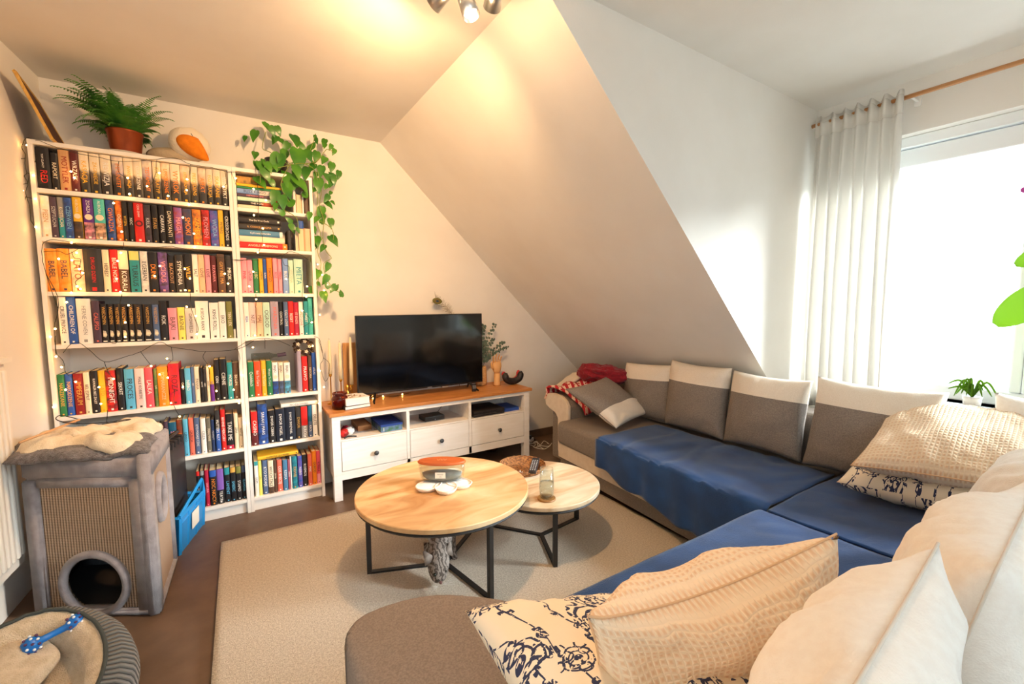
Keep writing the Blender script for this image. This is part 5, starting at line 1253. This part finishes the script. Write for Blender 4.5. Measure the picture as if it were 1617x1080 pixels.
# things on its roof
def cloth(name, label, cat, P, thick, m, seed, amp, n=46, mats=None):
    P00, P10, P11, P01 = [V(*q) for q in P]
    def f(u, v):
        p = P00*(1-u)*(1-v) + P10*u*(1-v) + P11*u*v + P01*(1-u)*v
        p += V(nz((u*3, v*3, seed))*.03, nz((u*3, v*3, seed+5))*.03, 0)*1.0
        p.z += amp*.9*nz((u*2.2+seed, v*3, 1)) + amp*.3*(1-abs(math.sin(u*6+v*9+seed+nz((u*4, v*4, seed))*4))) + amp*.12*nz((u*14, v*10, seed))
        e = min(u, 1-u, v, 1-v)
        if e < .12: p.z -= (1-e/.12)**2*(amp*.9)
        return p
    bm = BM(); grid(bm, n, n, f); bmesh.ops.recalc_face_normals(bm, faces=bm.faces[:]); o = obj(name, bm, m, smooth=True); solid(o, thick, 1); return tag(o, label, cat)
furg = mat('shaggy grey fur', '#7F797B', .98, hex2='#58504f', scale=60, bump=1, bscale=240, sheen=.4)
o = cloth('fur_mat', 'shaggy grey fur mat hanging over the front edge of cat house roof', 'mat', [(.02, -.90, HH+.014), (.45, -1.07, HH+.014), (.44, -.72, HH+.014), (.0, -.60, HH+.014)], .014, furg, 1, .03)
cream_fleece = mat('cream fleece', '#EADCC2', .95, hex2='#DCCAAC', scale=20, bump=.4, bscale=200, sheen=.3)
cloth('blanket', 'crumpled cream fleece blanket on top of the cat house', 'blanket', [(.03, -.85, HH+.04), (.40, -1.02, HH+.035), (.45, -.66, HH+.045), (.05, -.52, HH+.04)], .012, cream_fleece, 4, .05, 60)
t = empty('cat_wand', (.13, -.90, HH+.088), .35, 'pale wooden toy stick with black elastic loop on cat house', 'cat toy')
bm = BM(); cyl(bm, (-.07, -.045, -.006), (.11, .09, .02), .0045, 8); obj('stick', bm, mat('pale stick', '#D9A878', .6), t, smooth=True)
bm = BM(); tube(bm, smoothpath([(.11, .09, .02), (.06, .11, .045), (.04, .06, .04), (.08, .03, .02), (.16, .01, .008), (.24, .0, .006), (.245, -.018, .006), (.16, -.016, .006)], 6), .0018, n=6); obj('elastic', bm, bmat('black'), t)

# ------------------------------------------------------------------ pet bed with toy
t = empty('pet_bed', (.155, -1.545, 0), label='oval dark grey corduroy pet bed with cream fleece lining', cat='pet bed')
cord, nt, b = newmat('grey corduroy'); N = nt.nodes; L = nt.links; b.inputs['Roughness'].default_value = .95; b.inputs['Sheen Weight'].default_value = .3
tc = N.new('ShaderNodeTexCoord'); sp = N.new('ShaderNodeSeparateXYZ'); L.new(tc.outputs['UV'], sp.inputs[0])
s1 = mm('ABSOLUTE', mm('SINE', mm('MULTIPLY', sp.outputs['X'], PI*110), None), None)
r = N.new('ShaderNodeValToRGB'); r.color_ramp.elements[0].color = lin('#2c2e2f'); r.color_ramp.elements[1].color = lin('#6a6c6a'); L.new(s1, r.inputs['Fac']); L.new(r.outputs['Color'], b.inputs['Base Color'])
bp = N.new('ShaderNodeBump'); bp.inputs['Distance'].default_value = .012; bp.inputs['Strength'].default_value = 1; L.new(s1, bp.inputs['Height']); L.new(bp.outputs['Normal'], b.inputs['Normal'])
def ringf(prof, rx, ry, dz=lambda a: 0):
    def f(u, v):
        a = 2*PI*u; k = v*(len(prof)-1); i = min(len(prof)-2, int(k)); q = k-i
        dr = prof[i][0]*(1-q)+prof[i+1][0]*q; z = prof[i][1]*(1-q)+prof[i+1][1]*q
        h = 1 + dz(a)
        return V((rx+dr)*math.cos(a), (ry+dr)*math.sin(a), z*h + .004*nz((math.cos(a)*4, math.sin(a)*4, v*3)))
    return f
dzz = lambda a: .25*math.sin(a) - .12*math.cos(a*2)
bm = BM(); grid(bm, 150, 16, ringf([(.0, 0), (.035, .02), (.05, .07), (.04, .12), (.01, .15), (-.03, .158)], .25, .34, dzz), uv=True)
obj('outer_bolster', bm, cord, t, smooth=True)
lining = mat('cream plush lining', '#DFCDB2', .98, hex2='#CDB999', scale=40, bump=.8, bscale=260, sheen=.4)
bm = BM(); grid(bm, 120, 18, ringf([(-.028, .158), (-.055, .15), (-.08, .12), (-.085, .07), (-.12, .045), (-.25, .04), (-.32, .042)], .25, .34, dzz)); obj('lining', bm, lining, t, smooth=True)
bm = BM(); pts = [ringf([(-.03, .16), (-.03, .16)], .25, .34, dzz)(k/90, 0) for k in range(90)]; pts = [p + V(0, 0, .002 + .002*math.sin(k*1.9)) for k, p in enumerate(pts)]; tube(bm, pts, .006, n=6, closed=True); obj('piping', bm, mat('dark piping', '#3f4543', .9), t, smooth=True)
bm = BM(); lathe(bm, [(0, .005), (.23, .005), (.25, .03), (.0, .035)], n=48, sy=1.3); obj('base', bm, lining, t, smooth=True)
bm = BM(); bmesh.ops.create_uvsphere(bm, u_segments=40, v_segments=24, radius=1)
for v in bm.verts: d = v.co.copy(); v.co = V(d.x*.15, d.y*.12, d.z*.05) + d*nz(d*2, 1, 3)*.02
obj('folded_flap', bm, lining, t, loc=(-.07, .19, .12), smooth=True).rotation_euler = (.25, .1, -.35)
t = empty('dog_bone_toy', (.215, -1.315, .175), label='blue rubber bone toy with coloured dots in the pet bed', cat='pet toy')
bm = BM(); lathe(bm, [(0, -.075), (.015, -.073), (.024, -.062), (.026, -.05), (.02, -.036), (.011, -.028), (.010, 0), (.011, .028), (.02, .036), (.026, .05), (.024, .062), (.015, .073), (0, .075)], n=28)
for s in (-1, 1):
    for q in range(3):
        for k in range(9):
            a = 2*PI*k/9 + q*.35; zz = s*(.036 + .014*q); rr = (.0225, .0275, .0245)[q]
            fs0 = len(bm.faces); bmesh.ops.create_uvsphere(bm, u_segments=8, v_segments=6, radius=.0042, matrix=Matrix.Translation((rr*math.cos(a), rr*math.sin(a), zz)))
            bm.faces.ensure_lookup_table()
            for fc in bm.faces[fs0:]: fc.material_index = 1 if (k+q) % 2 else 2
obj('bone', bm, [mat('blue rubber', '#0F6FC6', .35), mat('white rubber', '#F2F5F8', .4), mat('plum rubber', '#54305a', .4)], t, smooth=True)
t.rotation_euler = V(math.cos(.40), math.sin(.40), .12).to_track_quat('Z', 'X').to_euler()

# ------------------------------------------------------------------ crate and tool case
cb = mat('blue crate plastic', '#1E86C9', .4)
t = empty('plastic_crate', (.50, -.42, 0), label='bright blue plastic crate on the floor by the bookcase', cat='crate')
CR = [(.478, -.605), (.560, -.300), (.330, -.240), (.29, -.50)]
CC = V(.50, -.42, 0); q = [(x-.50, y+.42) for x, y in CR]; qt = [(x*1.0+.012*(1 if x > -.1 else -1), y*1.06) for x, y in q]
def side(bm, a, b, at, bt, z0, z1, th=.005):
    A, B, A2, B2 = V(*a, z0), V(*b, z0), V(*bt, z1), V(*at, z1)
    vs = [bm.verts.new(p) for p in (A, B, A2, B2)]; bm.faces.new(vs)
hts = [(.225, .225)]
bm = BM()
for k in range(4): side(bm, q[k], q[(k+1) % 4], qt[k], qt[(k+1) % 4], 0, .19)
bm.faces.new([bm.verts.new(V(*p, .006)) for p in q]); o = obj('walls', bm, cb, t); solid(o, .006, 0)
bm = BM()
for k in range(4): a = V(*qt[k], .19); b_ = V(*qt[(k+1) % 4], .19); tube(bm, [a, b_], .010, n=4); tube(bm, [a*.99 + V(0, 0, -.03), b_*.99 + V(0, 0, -.03)], .006, n=4)
for k in range(4): a = V(*q[k], 0); tube(bm, [a, V(*qt[k], .19)], .011, n=4)
for k in (3, 0):
    for f in (.33, .66): a = V(*q[k], 0).lerp(V(*q[(k+1) % 4], 0), f); b_ = V(*qt[k], .18).lerp(V(*qt[(k+1) % 4], .18), f); tube(bm, [a*1.02, b_*1.02], .006, n=4)
tube(bm, [V(*qt[1], .19), V(*qt[1], .265) + V(-.004, 0, 0), V(*qt[0], .20)], [.012, .01, .01], n=4); obj('rim', bm, cb, t)
bm = BM()
A = V(*q[0], 0).lerp(V(*q[1], 0), .45); B = V(*q[0], 0).lerp(V(*q[1], 0), .75); nn = V(.012, -.004, 0)
bm.faces.new([bm.verts.new(p) for p in (A+nn+V(0, 0, .06), B+nn+V(0, 0, .06), B+nn*1.3+V(0, 0, .15), A+nn*1.3+V(0, 0, .15))]); o = obj('paper_label', bm, mat('paper label', '#E9E2D2', .7), t); solid(o, .001)
t = empty('tool_case', (.405, -.40, .01), -.2, 'tall black plastic tool case standing in the blue crate', 'tool case')
cp = mat('black case plastic', '#232122', .42, hex2='#2e2a2a', scale=12)
bm = BM(); bx(bm, -.085, .085, -.115, .115, 0, .50, .028); obj('shell', bm, cp, t, smooth=True)
bm = BM()
for k in range(5): bx(bm, .0, .02, -.135, .135, 0, 0.001) if 0 else box(bm, (0, -.10+k*.05, .515), (.16, .022, .05), rot=(0, .12, 0), bev=.006)
obj('lid_ribs', bm, cp, t)
bm = BM()
for k in range(16): box(bm, (.02, -.119, .06 + k*.012), (.07, .01, .006), bev=.002)
obj('grip_ridges', bm, cp, t)
bm = BM(); box(bm, (-.045, -.10, .548), (.07, .05, .012), rot=(.2, 0, .1), bev=.003); obj('red_latch', bm, mat('red plastic tab', '#E2401F', .4), t)
bm = BM(); tube(bm, smoothpath([(.02, .1, .53), (.06, .08, .555), (.07, 0, .56), (.06, -.08, .555), (.02, -.1, .53)], 5), .008, n=8); obj('handle', bm, cp, t, smooth=True)

# ------------------------------------------------------------------ window plants
t = empty('potted_orchid', (3.76, -3.02, .74), label='orchid with large lime green leaves and pink flowers at the window', cat='potted plant')
bm = BM(); lathe(bm, [(0, 0), (.05, 0), (.062, .11), (.066, .12), (.058, .12), (.054, .1), (0, .1)], n=32); obj('pot', bm, white_gloss, t, smooth=True)
bm = BM(); tube(bm, smoothpath([(0, 0, .1), (-.04, .04, .35), (-.1, .10, .6), (-.10, .14, .85), (-.09, .16, 1.02)], 6), .004, n=6); obj('stem', bm, MC['vine stem'], t, smooth=True)
def oleaf(bm, base, mid, tip, w):
    pts = smoothpath([base, mid, tip], 8); n = len(pts)
    prev = None
    for i, p in enumerate(pts):
        d = (pts[min(i+1, n-1)]-pts[max(i-1, 0)]).normalized(); sd = d.cross(V(-1, 0, 0)).normalized(); ww = w*math.sin(PI*min(.98, (i/(n-1))*.93 + .07))**.6
        cur_ = [bm.verts.new(p + sd*ww), bm.verts.new(p + V(.008, 0, 0)), bm.verts.new(p - sd*ww)]
        if prev:
            for k in (0, 1): bm.faces.new((prev[k], prev[k+1], cur_[k+1], cur_[k]))
        prev = cur_
om, nt, b = newmat('orchid leaf'); b.inputs['Base Color'].default_value = lin('#5C8A18'); b.inputs['Roughness'].default_value = .4
N = nt.nodes; L = nt.links; tr = N.new('ShaderNodeBsdfTranslucent'); tr.inputs['Color'].default_value = lin('#6F9E1C'); mxs = N.new('ShaderNodeMixShader'); mxs.inputs[0].default_value = .25
L.new(b.outputs[0], mxs.inputs[1]); L.new(tr.outputs[0], mxs.inputs[2]); L.new(mxs.outputs[0], N['Material Output'].inputs['Surface'])
OB = V(3.76, -3.02, .74)
bm = BM()
oleaf(bm, V(3.70, -2.97, 1.26)-OB, V(3.67, -2.88, 1.25)-OB, V(3.66, -2.775, 1.145)-OB, .07)
oleaf(bm, V(3.70, -2.96, 1.42)-OB, V(3.68, -2.90, 1.45)-OB, V(3.67, -2.815, 1.41)-OB, .045)
oleaf(bm, V(3.76, -3.02, .85)-OB, V(3.72, -3.1, .98)-OB, V(3.7, -3.22, .95)-OB, .045); oleaf(bm, V(3.76, -3.02, .85)-OB, V(3.76, -2.95, .93)-OB, V(3.75, -2.93, .85)-OB, .04)
obj('leaves', bm, om, t, smooth=True)
bm = BM()
for c in (V(3.67, -2.852, 1.73), V(3.67, -2.90, 1.62)):
    for k in range(5):
        a = k*1.2566; oleaf(bm, c-OB, c-OB + V(0, math.cos(a)*.02, math.sin(a)*.02), c-OB + V(-.006, math.cos(a)*.042, math.sin(a)*.042), .016)
obj('flowers', bm, mat('orchid pink', '#D95BB8', .5), t, smooth=True)
t = empty('spider_plant', (3.79, -2.70, .74), label='small spider plant with arching green blades on the window sill', cat='potted plant')
bm = BM(); lathe(bm, [(0, 0), (.03, 0), (.036, .05), (.033, .05), (0, .045)], n=24); obj('pot', bm, white_gloss, t, smooth=True)
bm = BM(); R3 = random.Random(4)
for k in range(16):
    a = R3.uniform(0, 2*PI); r_ = R3.uniform(.05, .12); oleaf(bm, V(0, 0, .045), V(-abs(math.cos(a))*r_*.3, math.sin(a)*r_*.5, R3.uniform(.07, .14)), V(-abs(math.cos(a))*r_*.6, math.sin(a)*r_, R3.uniform(.04, .11)), .005)
obj('leaves', bm, om, t, smooth=True)

# ------------------------------------------------------------------ ceiling spotlight bar
chrome = mat('brushed nickel', '#BFC3C6', .3, metal=1)
t = empty('ceiling_spotlight', (1.515, -1.80, H), label='brushed nickel ceiling spotlight bar with small warm lamps', cat='ceiling light')
bm = BM(); lathe(bm, [(0, 0), (.055, 0), (.055, -.02), (.05, -.025), (0, -.025)], n=32); bmesh.ops.recalc_face_normals(bm, faces=bm.faces[:]); obj('ceiling_plate', bm, chrome, t, smooth=False)
bm = BM(); cyl(bm, (-.17, .108, -.06), (.17, -.108, -.06), .009, 12); cyl(bm, (0, 0, -.02), (0, 0, -.06), .008, 12); obj('bar', bm, chrome, t, smooth=True)
hot = emis('lamp glow', '#FFD9A0', 60)
heads = [((-.076, .048), V(-.35, .75, -.35), 1, .03), ((.0, 0), V(.25, -.3, -1), 0, 0), ((.08, -.052), V(.25, .75, -.35), 1, .03)]
for (x, y), d, on, up in heads:
    d = d.normalized(); p = V(x, y, -.105+up); bm = BM(); cyl(bm, (x, y, -.06), p + V(0, 0, .0), .005, 8)
    tube(bm, [p - d*.035, p - d*.03, p + d*.045], [.018, .027, .031], n=24, cap=False); o = obj('lamp_head', bm, chrome, t, smooth=True); solid(o, .0015)
    bm = BM(); tube(bm, [p + d*.030, p + d*.034], [.024, .024], n=20); obj('bulb', bm, hot if on else mat('unlit bulb', '#dddddd', .2), o)
# ------------------------------------------------------------------ light
def spot(name, loc, aim, power, color, size=2.2, blend=.9, rad=.04):
    l = bpy.data.lights.new(name, 'SPOT'); l.energy = power; l.color = color; l.spot_size = size; l.spot_blend = blend; l.shadow_soft_size = rad
    o = bpy.data.objects.new(name, l); COL.objects.link(o); o.location = loc; o.rotation_euler = (Vector(aim)-Vector(loc)).to_track_quat('-Z', 'Y').to_euler(); return o
WARM = (1.0, .60, .285)
LB = V(1.50, -1.86, H)
spot('lamp_light', (1.40, -1.72, 2.27), (.75, 0, 1.5), 60, WARM, 2.3)
spot('lamp_light', (1.515, -1.83, 2.25), (1.1, -1.3, 0), 84, WARM, 2.5)
spot('lamp_light', (1.40, -1.76, 2.25), (2.0, -.1, 1.7), 48, WARM, 1.9)
p = bpy.data.lights.new('lamp_bulb', 'POINT'); p.energy = 7; p.color = WARM; p.shadow_soft_size = .06
o = bpy.data.objects.new('lamp_bulb', p); COL.objects.link(o); o.location = (1.50, -1.84, 2.2)
# daylight: bright overcast sky through the window
w = bpy.data.worlds.new('overcast_sky'); SC.world = w; w.use_nodes = True
nt = w.node_tree; N = nt.nodes; L = nt.links; bgn = N['Background']
tc = N.new('ShaderNodeTexCoord'); sp = N.new('ShaderNodeSeparateXYZ'); L.new(tc.outputs['Generated'], sp.inputs[0])
r = N.new('ShaderNodeValToRGB'); r.color_ramp.elements[0].position = .46; r.color_ramp.elements[0].color = (.55, .58, .6, 1); r.color_ramp.elements[1].position = .54; r.color_ramp.elements[1].color = (.70, .85, 1, 1)
mr = N.new('ShaderNodeMapRange'); mr.inputs['From Min'].default_value = -1; L.new(sp.outputs['Z'], mr.inputs['Value']); L.new(mr.outputs[0], r.inputs['Fac']); L.new(r.outputs['Color'], bgn.inputs['Color'])
bgn.inputs['Strength'].default_value = SKY
sn = bpy.data.lights.new('hazy_sun', 'SUN'); sn.energy = 27; sn.angle = math.radians(28); sn.color = (.93, .96, 1)
o = bpy.data.objects.new('hazy_sun', sn); COL.objects.link(o); o.rotation_euler = V(-.72, .72, -.42).to_track_quat('-Z', 'Y').to_euler(); o.location = (6, -6, 4)
pl = bpy.data.lights.new('window_portal', 'AREA'); pl.shape = 'RECTANGLE'; pl.size = 1.96; pl.size_y = 1.4; pl.cycles.is_portal = True
o = bpy.data.objects.new('window_portal', pl); COL.objects.link(o); o.location = (WX+.24, -2.97, 1.44); o.rotation_euler = (PI/2, 0, PI/2)
pl = bpy.data.lights.new('window_portal', 'AREA'); pl.shape = 'RECTANGLE'; pl.size = 1.6; pl.size_y = 1.2; pl.cycles.is_portal = True  # portal for the added window behind the camera
o = bpy.data.objects.new('window_portal', pl); COL.objects.link(o); o.location = (1.1, -4.71, 1.55); o.rotation_euler = (-PI/2, 0, PI)
# ------------------------------------------------------------------ camera
cam = bpy.data.cameras.new('camera'); co = bpy.data.objects.new('camera', cam); COL.objects.link(co); SC.camera = co
cam.sensor_width = 36; cam.lens = 691.83*36/1617; cam.clip_start = .02
yaw, pitch, roll = -.5683, -.0895, -.0036
f = V(-math.sin(yaw)*math.cos(pitch), math.cos(yaw)*math.cos(pitch), math.sin(pitch)); rr = V(math.cos(yaw), math.sin(yaw), 0); uu = rr.cross(f)
r2 = rr*math.cos(roll) + uu*math.sin(roll); u2 = -rr*math.sin(roll) + uu*math.cos(roll)
M = Matrix((r2, u2, -f)).transposed().to_4x4(); M.translation = V(.7608, -3.2661, 1.2533); co.matrix_world = M
SC.view_settings.view_transform = 'Standard'; SC.view_settings.look = 'None'; SC.view_settings.gamma = 1; SC.view_settings.exposure = EXPO
SC.view_settings.use_curve_mapping = False
SC.cycles.max_bounces = 10; SC.cycles.diffuse_bounces = 6; SC.cycles.transmission_bounces = 10; SC.cycles.transparent_max_bounces = 12
SC.cycles.sample_clamp_indirect = 6; SC.cycles.caustics_refractive = False; SC.cycles.caustics_reflective = False
SC.cycles.use_denoising = True; SC.cycles.use_adaptive_sampling = True
